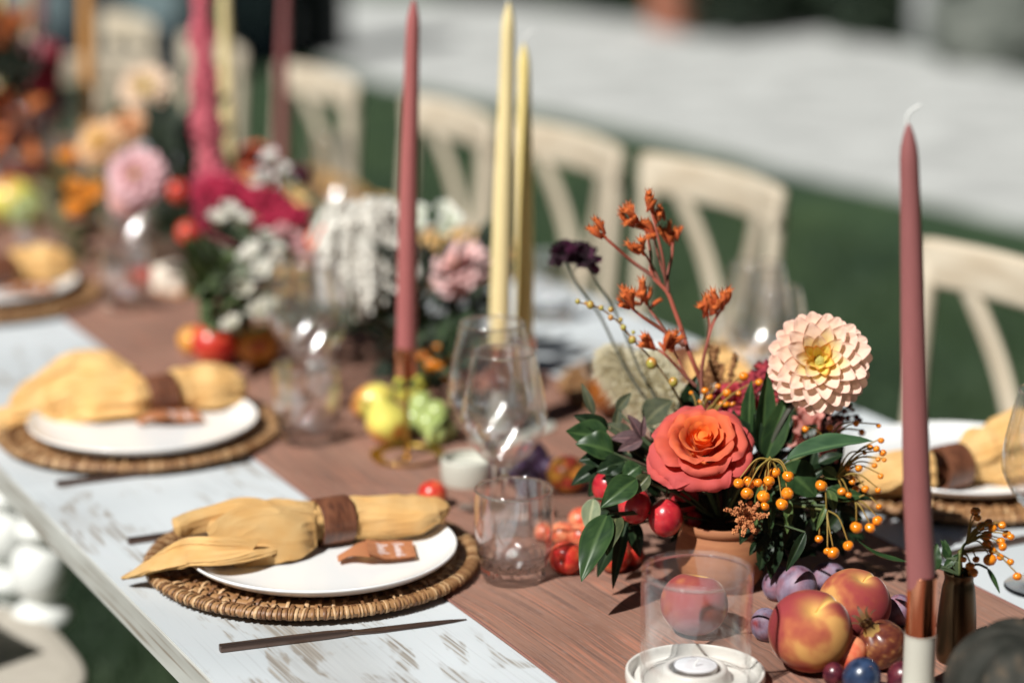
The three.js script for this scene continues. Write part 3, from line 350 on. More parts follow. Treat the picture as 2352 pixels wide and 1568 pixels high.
const tumBaseG = warp(lathe(smoothProfile([[0, 0.0006], [0.02, 0.0006], [0.0275, 0.0012], [0.0292, 0.004], [0.0308, 0.0122], [0.0332, 0.0215], [0.0354, 0.0312], [0.0349, 0.0322], [0.0343, 0.0312], [0.0332, 0.0275], [0.0305, 0.0225], [0.026, 0.0185], [0.018, 0.0165], [0, 0.016]], 220), 144), (x, y, z) => { const a = Math.atan2(z, x), r = Math.hypot(x, z), q = 1 + (y > 0.002 && r > 0.026 && y < 0.02 ? 0.016 * Math.cos(a * 18) * Math.sin(PI * clamp(y / 0.02)) : 0); return y > 0.0145 && r < 0.0325 && !(r > 0.03 && y < 0.022) ? ripple(x, y, z) : [x * q, y, z * q]; });
function wineGlass(label, p, s = 1) { const t = thing('wine_glass', label, 'wine glass', p, 'stemmed wine glasses'); for (const [n, g, m] of [['bowl', wineBowlG, thinGlass], ['rim', wineRimG, clearGlass], ['stem', wineStemG, clearGlass]]) part(n, g, m, t).scale.setScalar(s); return t; }
function tumbler(label, p, s = 1) { const t = thing('tumbler', label, 'tumbler', p, 'short water tumblers'); for (const [n, g, m] of [['wall', tumWallG, thinGlass], ['base', tumBaseG, clearGlass], ['floor', tumFloorG, thinGlass], ['rim', tumRimG, clearGlass]]) part(n, g, m, t).scale.setScalar(s); return t; }
wineGlass('sharpest stemmed wine glass, behind the nearest tumbler', spot(1158, 1222, T));
wineGlass('larger wine glass standing just behind the sharpest wine glass', spot(1131, 1170, T), 1.06);
tumbler('clear thick based tumbler beside the nearest plate', spot(1180, 1334, T));
tumbler('blurred tumbler beside the second plate and green grapes', spot(705, 1018, T)); wineGlass('blurred wine glass behind the tumbler by the second plate', spot(722, 962, T)); wineGlass('second blurred wine glass before the white hanging amaranth', spot(690, 920, T), 0.95);
tumbler('heavily blurred tumbler beside the third plate', spot(292, 712, T)); wineGlass('heavily blurred wine glass below the pink dahlia', spot(300, 672, T)); wineGlass('blurred wine glass behind the one below the pink dahlia', spot(325, 640, T));
tumbler('blurred tumbler at the far left beyond the third napkin', spot(95, 600, T)); wineGlass('blurred wine glass at the far left by the orange flowers', spot(70, 500, T)); wineGlass('most distant blurred wine glass by the orange flowers', spot(140, 470, T));
wineGlass('wine glass across the table between kangaroo paw and dahlia', spot(1730, 965, T)); wineGlass('lower wine glass across the table just behind the dahlia', spot(1775, 990, T), 0.9); tumbler('tumbler across the table right of the yellow candles', spot(1262, 735, T)); wineGlass('wine glass across the table behind the crimson celosia', spot(760, 590, T));
wineGlass('wine glass cut by the frame beside the far napkin', spot(2395, 1352, T), 1.03);

// ---------- candles ----------
const copperM = phy({ color: lin(0.62, 0.25, 0.14), metalness: 1, roughness: 0.16 }), creamM = phy({ color: lin(0.5, 0.495, 0.43), roughness: 0.55 }), brassM = phy({ color: lin(0.55, 0.36, 0.08), metalness: 1, roughness: 0.28 }), wickM = std({ color: lin(0.8, 0.8, 0.78), roughness: 0.9 });
function taper(label, base, tip, col, r = 0.0118, curl = 1) {
  const t = thing('taper_candle', label, 'candle', base, 'tall taper candles'), L = tip.distanceTo(base), D = tip.clone().sub(base).normalize();
  const g = lathe([[0, 0], [r, 0], [r * 1.0, 0.002], ...Array.from({ length: 30 }, (_, i) => { const k = (i + 1) / 33; return [r * (1 - 0.05 * sst(0, 0.3, k) - 0.16 * sst(0.15, 0.75, k) - 0.17 * sst(0.55, 1.0, k)), L * k]; }), [r * 0.62, L * 0.928], [r * 0.55, L * 0.95], [r * 0.36, L * 0.975], [r * 0.16, L * 0.993], [0, L]], 40); warp(g, (x, y, z) => { const k = 1 + 0.022 * noise(x * 40, y * 16, z * 40 + r * 900), b = 0.0012 * Math.sin(y * 7 + r * 4000) * sst(0, 0.1, y); return [x * k + b, y, z * k + b * 0.6]; }); const m = part('wax', paint(g, (x, y, z) => { const n = 1 + 0.1 * noise(x * 60, y * 12, z * 60) + 0.06 * noise(x * 200, y * 90, z * 200); return [col[0] * n, col[1] * n, col[2] * n]; }), phy({ vertexColors: true, roughness: 0.5, sheen: 0.15, specularIntensity: 0.6 }), t); aim(m, D);
  const q = tip.clone().sub(base); part('wick', tube([q.clone().addScaledVector(D, -0.004), q.clone().addScaledVector(D, 0.004), q.clone().addScaledVector(D, 0.009).addScaledVector(RIGHT, 0.003 * curl), q.clone().addScaledVector(D, 0.014).addScaledVector(RIGHT, 0.011 * curl)], 0.0009, { rad: 6 }), wickM, t); return t;
}
function sleeveHolder(label, p, copperH = 0.054, whiteH = 0.06) { const t = thing('candle_holder', label, 'candle holder', p, 'copper and cream candle holders'); part('base', lathe(smoothProfile([[0, 0], [0.036, 0], [0.038, 0.003], [0.036, 0.006], [0.018, 0.008], [0.0136, 0.012], [0.0132, 0.02], [0.0132, whiteH - 0.001], [0.0124, whiteH], [0, whiteH]], 60), 48), creamM, t); part('sleeve', lathe([[0.0, whiteH], [0.0126, whiteH], [0.0128, whiteH + 0.001], [0.0128, whiteH + copperH - 0.001], [0.0124, whiteH + copperH], [0.0116, whiteH + copperH], [0.0116, whiteH + copperH - 0.02], [0, whiteH + copperH - 0.021]], 48), copperM, t); return t; }
const tipAt = (b, x, y) => at(x, y, b.clone().sub(EYE).dot(FWD) * 1.0).lerp(at(x, y, b.clone().sub(EYE).dot(FWD)), 1);
function stand(x, y, cupY, tipX, tipY, col, label, hl, r, curl) {   // a candle in a sleeve holder: foot and tip as measured
  const p = spot(x, y, T); sleeveHolder(hl, p); const b = p.clone().setY(T + 0.094); // candle sits 2 cm inside the sleeve
  // tip: the point above the foot that the measured line passes, with the candle's small lean
  const r0 = ray(tipX, tipY), hor = V3(r0.x, 0, r0.z), k = (p.x * AHEAD.x + p.z * AHEAD.z) / (hor.x * AHEAD.x + hor.z * AHEAD.z);
  taper(label, b, EYE.clone().addScaledVector(r0, k), col, r, curl);
}
const MAUVE = [0.28, 0.1, 0.098], YEL = [0.8, 0.65, 0.34], YEL2 = [0.84, 0.67, 0.27];
stand(2108, 1612, 1302, 2084, 281, MAUVE, 'tall mauve taper candle nearest the camera beside the dahlia', 'copper and cream holder of the nearest mauve candle', 0.0121, 1);
stand(1148, 1010, 790, 1166, 3, YEL, 'front pale yellow taper rising behind the wine glasses', 'copper and cream holder of the front yellow candle', 0.0122, -1);
stand(1202, 985, 800, 1204, 98, YEL2, 'deeper yellow taper just behind the front yellow one', 'copper and cream holder of the rear yellow candle', 0.0112, 1);
stand(530, 604, 430, 514, -30, YEL, 'blurred pale yellow taper beside the pink celosia plume', 'holder of the blurred yellow candle among the flowers', 0.0128, 1);
stand(648, 520, 380, 657, -60, MAUVE, 'slim blurred mauve taper in front of the pale chair', 'holder of the slim blurred mauve candle', 0.0102, 1);
stand(207, 420, 300, 200, -160, [0.62, 0.3, 0.09], 'blurred orange taper over the far left of the table', 'holder of the blurred orange candle', 0.0148, 1);
stand(88, 356, 250, 98, -200, [0.2, 0.03, 0.04], 'blurred dark red taper at the far left', 'holder of the blurred dark red candle', 0.011, 1);
stand(66, 352, 240, 74, -200, [0.6, 0.5, 0.3], 'blurred cream taper just beside the dark red one', 'holder of the blurred cream candle', 0.0085, 1);
stand(2, 400, 290, 2, -170, YEL2, 'blurred yellow taper at the very left of the table', 'holder of the yellow candle at the very left', 0.009, 1);
{ // brass stick holder with the mauve candle
  const p = spot(935, 1056, T), t = thing('brass_candle_holder', 'slim brass candle stick with a round dish foot beside the pears', 'candle holder', p);
  part('dish_foot', lathe(smoothProfile([[0, 0], [0.034, 0], [0.0415, 0.006], [0.0425, 0.0075], [0.041, 0.0075], [0.033, 0.0026], [0.006, 0.0028], [0, 0.003]], 50), 64), brassM, t); part('rod', lathe([[0, 0.002], [0.0032, 0.002], [0.0028, 0.01], [0.0028, 0.1], [0, 0.1]], 16), brassM, t);
  part('cup', lathe([[0, 0.098], [0.011, 0.0985], [0.0122, 0.1], [0.0122, 0.132], [0.0114, 0.132], [0.0114, 0.112], [0, 0.11]], 32), copperM, t);
  const b = p.clone().setY(T + 0.112), r0 = ray(951, -4), k = (p.x * AHEAD.x + p.z * AHEAD.z) / (r0.x * AHEAD.x + r0.z * AHEAD.z); taper('mauve taper in the slim brass stick before the flowers', b, EYE.clone().addScaledVector(r0, k), [0.38, 0.12, 0.115], 0.0118, 1);
}
{ // tealight dish, glass cylinder, tealight
  const p = spot(1597, 1548, T + 0.012).setY(T), dishM = phy({ color: lin(0.72, 0.7, 0.65), roughness: 0.35, clearcoat: 0.2 });
  const t = thing('tealight_dish', 'cream ceramic tealight dish at the front of the runner', 'tealight dish', p);
  part('dish', lathe(smoothProfile([[0, 0], [0.05, 0], [0.0575, 0.003], [0.0598, 0.0095], [0.0596, 0.0155], [0.0584, 0.0168], [0.0568, 0.0158], [0.0556, 0.009], [0.052, 0.0068], [0.034, 0.0066], [0.0302, 0.009], [0.0282, 0.0165], [0.0262, 0.0188], [0.0238, 0.019], [0.0222, 0.0175], [0.0218, 0.0105], [0.02, 0.0095], [0, 0.0095]], 120), 96), dishM, t);
  const g = thing('glass_chimney', 'clear glass cylinder shade standing on the cream tealight dish', 'glass shade', p.clone().setY(T + 0.007)); part('cylinder', lathe(smoothProfile([[0.0452, 0], [0.0468, 0.0002], [0.0472, 0.002], [0.0472, 0.094], [0.0464, 0.0956], [0.0452, 0.0956], [0.0446, 0.094], [0.0446, 0.002], [0.0452, 0]], 100), 128), shadeGlass, g); part('rim', new THREE.TorusGeometry(0.0459, 0.0011, 12, 128).rotateX(PI / 2).translate(0, 0.0962, 0), clearGlass, g); part('foot', new THREE.TorusGeometry(0.0459, 0.001, 10, 128).rotateX(PI / 2).translate(0, 0.0012, 0), clearGlass, g);
  const c = thing('tealight', 'white tealight sitting in the cream dish', 'tealight', p.clone().setY(T + 0.0097)); part('tin', lathe([[0, 0], [0.019, 0], [0.0193, 0.011], [0.0186, 0.011], [0.0184, 0.004]], 48), phy({ color: lin(0.8, 0.8, 0.8), metalness: 1, roughness: 0.3 }), c); part('wax', lathe([[0, 0.0095], [0.006, 0.0093], [0.0183, 0.0098], [0.0183, 0.003], [0, 0.003]], 48), waxMat([0.84, 0.85, 0.88]), c); part('wick', tube([V3(0, 0.009, 0), V3(0.0005, 0.013, 0), V3(0.003, 0.0155, 0.001)], 0.0007), wickM, c);
  const q = spot(1075, 1112, T), d2 = thing('tealight_dish', 'blurred cream ceramic dish in front of the brass candle stick', 'tealight dish', q); part('dish', lathe(smoothProfile([[0, 0], [0.024, 0], [0.0285, 0.006], [0.03, 0.02], [0.029, 0.03], [0.026, 0.0305], [0.025, 0.022], [0, 0.02]], 50), 48), creamM, d2);
}

// ---------- fruit ----------
const ballG = new THREE.SphereGeometry(1, 64, 48);
const depthOf = (p) => p.clone().sub(EYE).dot(FWD);
function lying(x, y, rd, h = 0) { let r = 0.03, p; for (let i = 0; i < 4; i++) { p = spot(x, y, T + 0.002 + h + r); r = rd * depthOf(p) / FPX; } return { p, r }; }   // a round thing resting on the runner
const shapes = {
  peach: (x, y, z, a) => { const th = Math.acos(clamp(y, -1, 1)), k = 1 - 0.24 * Math.exp(-((th / 0.34) ** 2)) - 0.06 * Math.exp(-((a / 0.13) ** 2)) * sst(2.9, 0.3, th) + 0.012 * noise(x * 2, y * 2, z * 2); return [x * k, y * k * 0.95, z * k]; },
  apple: (x, y, z, a) => { const th = Math.acos(clamp(y, -1, 1)), k = 1 - 0.26 * Math.exp(-((th / 0.3) ** 2)) - 0.16 * Math.exp(-(((PI - th) / 0.24) ** 2)) + 0.02 * Math.cos(a * 5) * (y < 0 ? -y : 0) + 0.02 * noise(x * 2, y * 2, z * 2); return [x * k, y * k * 0.96, z * k]; },
  plum: (x, y, z, a) => { const k = 1 - 0.035 * Math.exp(-((a / 0.12) ** 2)) + 0.015 * noise(x * 2, y * 2, z * 2); return [x * k * 0.94, y * k * 1.08, z * k * 0.94]; },
  grape: (x, y, z) => [x * 0.95, y * 1.06, z * 0.95],
  pear: (x, y, z) => { const k = 1 - 0.5 * sst(-0.15, 0.95, y) + 0.03 * noise(x * 2, y * 2, z * 2); return [x * k, y * 1.32 + 0.2, z * k]; },
  lemon: (x, y, z) => { const k = 1 - 0.12 * Math.abs(y) ** 3; return [x * 0.9 * k, y * 1.2, z * 0.9 * k]; },
  pome: (x, y, z, a) => { const k = 1 + 0.02 * Math.cos(a * 6) + 0.015 * noise(x * 3, y * 3, z * 3); return [x * k, y * k * 0.94, z * k]; },
};
const skins = {
  peach: (x, y, z, a, s) => { const n = fbm(x * 1.3 + s, y * 1.3, z * 1.3 + s, 3), sp = fbm(x * 14 + s, y * 14, z * 14, 2), b = 0.84 + 1.0 * n + 0.34 * Math.cos(a + s) + 0.07 * sp, seam = Math.exp(-((a / 0.16) ** 2)) * sst(-0.6, 0.6, y) + Math.exp(-((Math.acos(clamp(y, -1, 1)) / 0.3) ** 2)); let c = mixC([0.54, 0.28, 0.09], [0.4, 0.12, 0.055], sst(0.05, 0.6, b)); c = mixC(c, [0.28, 0.048, 0.042], sst(0.4, 1.05, b)); c = mixC(c, [0.27, 0.04, 0.045], sst(1.0, 1.5, b + 0.25 * sp)); return mixC(c, [0.8, 0.48, 0.14], clamp(seam * 0.9)); },
  plum: (x, y, z, a, s) => { const n = fbm(x * 1.6 + s, y * 1.6, z * 1.6, 3), f = fbm(x * 9 + s, y * 4, z * 9, 3), c = mixC([0.07, 0.015, 0.04], [0.24, 0.035, 0.035], clamp(0.35 + n + 0.12 * f)); return mixC(c, [0.34, 0.32, 0.44], clamp(0.5 + 0.5 * fbm(x * 1.6 + s + 9, y * 1.6, z * 1.6, 2) + 0.16 * f) * 0.7); },
  darkplum: (x, y, z, a, s) => mixC([0.03, 0.008, 0.022], [0.1, 0.06, 0.13], clamp(0.3 + fbm(x * 2 + s, y * 2, z * 2, 3))),
  navy: (x, y, z, a, s) => mixC([0.01, 0.02, 0.05], [0.03, 0.055, 0.12], clamp(0.5 + fbm(x * 2 + s, y * 2, z * 2, 3))),
  wine: (x, y, z, a, s) => mixC([0.045, 0.006, 0.015], [0.12, 0.02, 0.03], clamp(0.5 + fbm(x * 2 + s, y * 2, z * 2, 3))),
  red: (x, y, z, a, s) => { const n = fbm(x * 1.5 + s, y * 1.5, z * 1.5, 3), st = noise(x * 5 + s, y * 0.8, z * 5); return mixC(mixC([0.5, 0.02, 0.016], [0.66, 0.09, 0.04], clamp(0.4 + n + 0.3 * st)), [0.75, 0.32, 0.12], 0.6 * sst(0.35, 0.8, n + 0.25 * st)); },
  coral: (x, y, z, a, s) => mixC([0.68, 0.1, 0.05], [0.8, 0.3, 0.15], clamp(0.5 + 1.1 * fbm(x * 1.5 + s, y * 1.5, z * 1.5, 3))),
  crab: (x, y, z, a, s) => mixC(mixC([0.34, 0.008, 0.022], [0.58, 0.035, 0.04], clamp(0.5 + 0.9 * fbm(x * 1.4 + s, y * 1.4, z * 1.4, 3))), [0.7, 0.3, 0.2], 0.5 * sst(0.42, 0.7, noise(x * 26 + s, y * 26, z * 26))),
  nectar: (x, y, z, a, s) => mixC([0.72, 0.32, 0.05], [0.5, 0.06, 0.035], sst(-0.2, 0.35, fbm(x * 1.1 + s, y * 1.1, z * 1.1, 2) + 0.4 * x)),
  pear: (x, y, z, a, s) => mixC([0.6, 0.56, 0.06], [0.68, 0.62, 0.12], clamp(0.5 + fbm(x * 3 + s, y * 3, z * 3, 3))),
  blushpear: (x, y, z, a, s) => mixC([0.72, 0.66, 0.14], [0.72, 0.28, 0.07], sst(-0.1, 0.5, -y * 0.5 + fbm(x * 1.4 + s, y, z, 2))),
  green: (x, y, z, a, s) => mixC([0.3, 0.38, 0.1], [0.42, 0.5, 0.2], clamp(0.5 + fbm(x * 2 + s, y * 2, z * 2, 2))),
  brown: (x, y, z, a, s) => { const n = fbm(x * 4 + s, y * 4, z * 4, 4); return mixC(mixC([0.1, 0.022, 0.016], [0.2, 0.06, 0.025], clamp(0.45 + n)), [0.4, 0.2, 0.07], 0.5 * sst(0.3, 0.6, n)); },
  amber: (x, y, z) => mixC([0.2, 0.055, 0.008], [0.32, 0.1, 0.015], clamp(0.5 + fbm(x, y, z, 2))),
};
let fs = 0;
function fruit(kind, skin, name, label, cat, c, r, axis, group, mat = fruitMat, stem = 'none') {
  const t = thing(name, label, cat, c, group), s = (fs += 3.7), g = ballG.clone(), p = g.attributes.position, col = new Float32Array(p.count * 3);
  for (let i = 0; i < p.count; i++) { const x = p.getX(i), y = p.getY(i), z = p.getZ(i), a = Math.atan2(z, x), q = shapes[kind](x, y, z, a); p.setXYZ(i, q[0] * r, q[1] * r, q[2] * r); col.set(skins[skin](x, y, z, a, s), i * 3); }
  g.setAttribute('color', new THREE.BufferAttribute(col, 3)); g.computeVertexNormals();
  const m = part('skin', g, mat, t); aim(m, axis, rr(-0.5, 0.5));
  if (stem === 'calyx') { const k = part('calyx', mergeGeometries(Array.from({ length: 6 }, (_, i) => { const q = sheet(2, 4, (u, v) => [(u - 0.5) * 0.1 * r * (1 - v), 0.78 * r + 0.1 * r * v, 0.04 * r + 0.12 * r * v]); q.rotateY(i * PI / 3); return q; })), std({ color: lin(0.05, 0.025, 0.015), side: THREE.DoubleSide }), t); k.quaternion.copy(m.quaternion); }
  if (stem === 'stalk') { const k = part('stalk', tube([V3(0, 0.62 * r, 0), V3(0.03 * r, 1.0 * r, 0), V3(0.12 * r, 1.35 * r, 0.05 * r)], 0.05 * r, { col: () => [0.09, 0.05, 0.025] }), stemMat, t); k.quaternion.copy(m.quaternion); }
  return t;
}
const toCam = FWD.clone().negate(), view = (r, u, f) => RIGHT.clone().multiplyScalar(r).addScaledVector(UP, u).addScaledVector(AHEAD, -f);   // right, up, towards the eye
const F = (kind, skin, name, label, cat, x, y, rd, axis, group, mat, stem, h) => { const { p, r } = lying(x, y, rd, h); return fruit(kind, skin, name, label, cat, p, r, axis, group, mat, stem); };
F('peach', 'peach', 'peach', 'fuzzy peach seen through the glass cylinder', 'peach', 1595, 1386, 78, view(0.15, 0.9, -0.25), 'peaches at the front of the table', fuzzMat);
F('peach', 'peach', 'peach', 'largest peach in front, its stem hollow turned to the viewer', 'peach', 1862, 1449, 97, view(0.05, 0.85, 0.55), 'peaches at the front of the table', fuzzMat);
F('peach', 'peach', 'peach', 'peach with a slanting yellow seam behind the largest peach', 'peach', 1964, 1386, 84, view(0.2, 0.9, 0.2), 'peaches at the front of the table', fuzzMat);
F('plum', 'plum', 'plum', 'reddish plum at the back between pot and dusty plum', 'plum', 1790, 1341, 39, view(0.5, 0.8, 0), 'plums by the peaches', bloomMat);
F('plum', 'plum', 'plum', 'largest dusty purple plum leaning on the largest peach', 'plum', 1830, 1351, 50, view(0.3, 0.9, 0.1), 'plums by the peaches', bloomMat);
F('plum', 'plum', 'plum', 'bluish plum behind the peach with the slanting seam', 'plum', 1902, 1326, 38, view(0.9, 0.3, 0), 'plums by the peaches', bloomMat);
F('plum', 'plum', 'plum', 'small dark plum on the runner just left of the largest peach', 'plum', 1760, 1435, 38, view(-0.2, 0.95, 0.2), 'plums by the peaches', bloomMat);
F('plum', 'plum', 'plum', 'plum half hidden by the copper candle holder', 'plum', 2066, 1402, 36, view(0.1, 0.9, 0.2), 'plums by the peaches', bloomMat);
F('plum', 'coral', 'cherry_plum', 'shiny coral cherry plum in front of the pomegranate', 'cherry plum', 1945, 1502, 45, view(0.6, 0.5, 0), undefined, fruitMat);
F('grape', 'wine', 'grape', 'dark grape at the bottom edge left of the navy one', 'grape', 1916, 1548, 27, view(0, 1, 0), 'dark grapes at the bottom edge');
F('grape', 'navy', 'grape', 'large navy blue grape at the bottom edge', 'grape', 1980, 1556, 46, view(0.3, 0.9, 0), 'dark grapes at the bottom edge');
F('grape', 'wine', 'grape', 'burgundy grape at the foot of the nearest candle holder', 'grape', 2074, 1556, 38, view(0, 1, 0.2), 'dark grapes at the bottom edge');
{ const { p, r } = lying(2026, 1480, 58), t = fruit('pome', 'brown', 'pomegranate', 'small brown red pomegranate with a curled crown by the copper holder', 'pomegranate', p, r, view(-0.5, 0.75, 0.25)), k = new THREE.Group(); 
  const ax = view(-0.5, 0.75, 0.25).normalize(), cols = (u, v) => mixC([0.42, 0.25, 0.06], [0.08, 0.035, 0.02], v);
  const neck = part('crown', mergeGeometries([sheet(24, 6, (u, v) => { const a = u * 2 * PI, q = r * (0.42 - 0.2 * Math.sin(v * 2.2) + 0.02 * v); return [Math.cos(a) * q, r * (0.8 + 0.55 * v), Math.sin(a) * q]; }, cols), ...Array.from({ length: 7 }, (_, i) => { const g = sheet(4, 8, (u, v) => { const w = (u - 0.5) * 0.24 * r * (1 - v) ** 0.6; return [w, r * (1.33 + 0.42 * Math.sin(v * 1.7)), r * (0.22 + 0.34 * v * v + (i % 2 ? 0.12 * v : -0.05 * v))]; }, (u, v) => mixC([0.2, 0.1, 0.03], [0.05, 0.02, 0.015], v)); g.rotateY(i / 7 * 2 * PI); return g; })]), phy({ vertexColors: true, side: THREE.DoubleSide, roughness: 0.7 }), t); aim(neck, ax); }
// red apples left of the pot
[[1300, 1281, 39, 'red', view(-0.35, 0.1, 0.9), 'deep red apple showing its calyx beside the nearest tumbler', 'calyx'], [1336, 1232, 31, 'coral', view(0, 1, 0), 'sunlit coral apple at the edge of the hanging leaves', 'none'], [1292, 1226, 29, 'coral', view(0.3, 0.9, 0), 'sunlit coral apple touching the rim of the tumbler', 'none'], [1333, 1193, 28, 'coral', view(0, 1, 0.2), 'rearmost coral apple behind the pale hanging leaf', 'none'], [1250, 1222, 24, 'coral', view(0, 1, 0), 'coral apple seen through the nearest tumbler', 'none'], [1410, 1276, 40, 'red', view(0.1, 0.9, 0.3), 'orange red apple in shade under the hanging leaves', 'none'], [1448, 1270, 32, 'red', view(0, 1, 0), 'dark red apple in the shade left of the pot', 'none']].forEach(([x, y, r, s, a, l, st]) => F('apple', s, 'red_apple', l, 'apple', x, y, r, a, 'small red apples beside the pot', fruitMat, st));
// middle distance
F('pear', 'blushpear', 'pear', 'pale yellow pear at the left of the brass candle stick', 'pear', 888, 970, 50, view(-0.25, 0.9, 0.2), 'yellow pears by the brass stick', fruitMat, 'stalk');
F('lemon', 'blushpear', 'pear', 'yellow pear with an orange cheek behind the pale yellow pear', 'pear', 856, 922, 44, view(0.8, 0.4, 0), 'yellow pears by the brass stick');
F('pear', 'pear', 'pear', 'bright lime yellow pear behind the brass rod', 'pear', 945, 890, 42, view(0.1, 1, 0), 'yellow pears by the brass stick', fruitMat, 'stalk');
[[968, 930, 30, 'grey green grape at the top left of the bunch'], [1003, 950, 30, 'grey green grape at the top right of the bunch'], [1022, 985, 28, 'green grape lowest in the bunch beside the wine glass'], [985, 975, 31, 'green grape in the middle of the bunch'], [952, 962, 27, 'green grape touching the pale pear'], [1000, 1000, 26, 'green grape on the runner under the bunch']].forEach(([x, y, r, l], i) => F('grape', 'green', 'grape', l, 'grape', x, y, r, view(rr(-1, 1), 1, 0), 'green grapes by the brass stick', fruitMat, 'none', i < 2 ? 0.012 : 0));
F('apple', 'red', 'red_apple', 'bright red crab apple behind the end of the nearest napkin', 'apple', 993, 1135, 34, view(0, 1, 0), undefined);
[[1222, 1056, 42, 'dark purple plum behind the front wine glass'], [1186, 1082, 34, 'dark plum low between the wine glass and the tumbler'], [1262, 1080, 30, 'dusky plum beside the blurred nectarine'], [1215, 1110, 34, 'dusky plum seen through the top of the nearest tumbler']].forEach(([x, y, r, l]) => F('plum', 'darkplum', 'plum', l, 'plum', x, y, r, view(rr(-1, 1), 1, 0), 'dark plums behind the tumbler', bloomMat));
F('peach', 'nectar', 'nectarine', 'dark orange nectarine in shade left of the hanging leaves', 'nectarine', 1302, 1088, 46, view(0, 1, 0), undefined);
F('peach', 'nectar', 'nectarine', 'red cheeked nectarine under the blurred green leaves', 'nectarine', 592, 788, 52, view(0.1, 1, 0), 'nectarines under the second flowers');
F('apple', 'red', 'red_apple', 'large dark red apple under the blurred green leaves', 'apple', 492, 788, 54, view(0.1, 1, 0), 'blurred apples under the flowers', fruitMat, 'stalk');
F('peach', 'nectar', 'nectarine', 'orange nectarine beside the large dark red apple', 'nectarine', 444, 782, 36, view(0, 1, 0.2), 'nectarines under the second flowers');
F('apple', 'red', 'radish', 'small bright red fruit beside the cream cut piece', 'fruit', 330, 634, 28, view(0, 1, 0), undefined);
F('lemon', 'blushpear', 'lemon', 'blurred yellow lemon at the far left of the table', 'lemon', 20, 458, 52, view(0.9, 0.4, 0), 'lemons at the far left'); F('pear', 'green', 'pear', 'blurred lime green pear at the far left of the table', 'pear', 62, 486, 42, view(0.9, 0.4, 0), undefined);
{ const p = spot(408, 672, T), t = thing('cheese', 'cream wedge of soft cheese with a golden rind beside green leaves', 'cheese', p); const g = new RoundedBoxGeometry(0.055, 0.042, 0.06, 4, 0.009); g.translate(0, 0.021, 0); part('paste', paint(g, [0.84, 0.74, 0.62]), std({ vertexColors: true, roughness: 0.7 }), t).rotation.y = 0.5; const q = new RoundedBoxGeometry(0.052, 0.012, 0.058, 3, 0.004); q.translate(-0.001, 0.0055, 0.004); part('rind', q, std({ color: lin(0.6, 0.3, 0.12), roughness: 0.8 }), t).rotation.y = 0.5; }
{ // grey green pumpkin, cut by the frame
  const p = spot(2392, 1588, T + 0.052), R = 0.078, t = thing('pumpkin', 'dark grey green ribbed pumpkin cut by the frame at the lower right', 'pumpkin', p), g = new THREE.SphereGeometry(1, 120, 60);
  warp(g, (x, y, z) => { const a = Math.atan2(z, x), th = Math.acos(clamp(y, -1, 1)), rib = 1 - 0.09 * Math.abs(Math.cos(a * 5)) ** 6 * Math.sin(th) - 0.25 * Math.exp(-((th / 0.4) ** 2)); return [x * R * rib, y * R * 0.76 * rib, z * R * rib]; });
  part('rind', paint(g, (x, y, z) => { const n = fbm(x * 30, y * 30, z * 30, 4), m = fbm(x * 90, y * 90, z * 90, 2); return mixC(mixC([0.02, 0.021, 0.017], [0.045, 0.043, 0.036], clamp(0.5 + n)), [0.12, 0.085, 0.055], 0.5 * sst(0.25, 0.6, n + 0.6 * m)); }), phy({ vertexColors: true, roughness: 0.75, specularIntensity: 0.4 }), t);
  part('stalk', tube([V3(0, 0.04, 0), V3(0.002, 0.062, 0), V3(0.012, 0.078, 0.004)], (k) => 0.011 - 0.004 * k, { rad: 12, col: () => [0.16, 0.13, 0.08], bump: (k, a) => 0.16 * Math.cos(a * 5) }), stemMat, t);
}
{ const { p, r } = lying(1392, 900, 44, 0.015); const t = fruit('grape', 'amber', 'gourd', 'glossy amber brown round gourd behind the olive leaves', 'gourd', p, r, view(0, 1, 0), undefined, phy({ vertexColors: true, roughness: 0.08, clearcoat: 1 }), 'stalk'); }

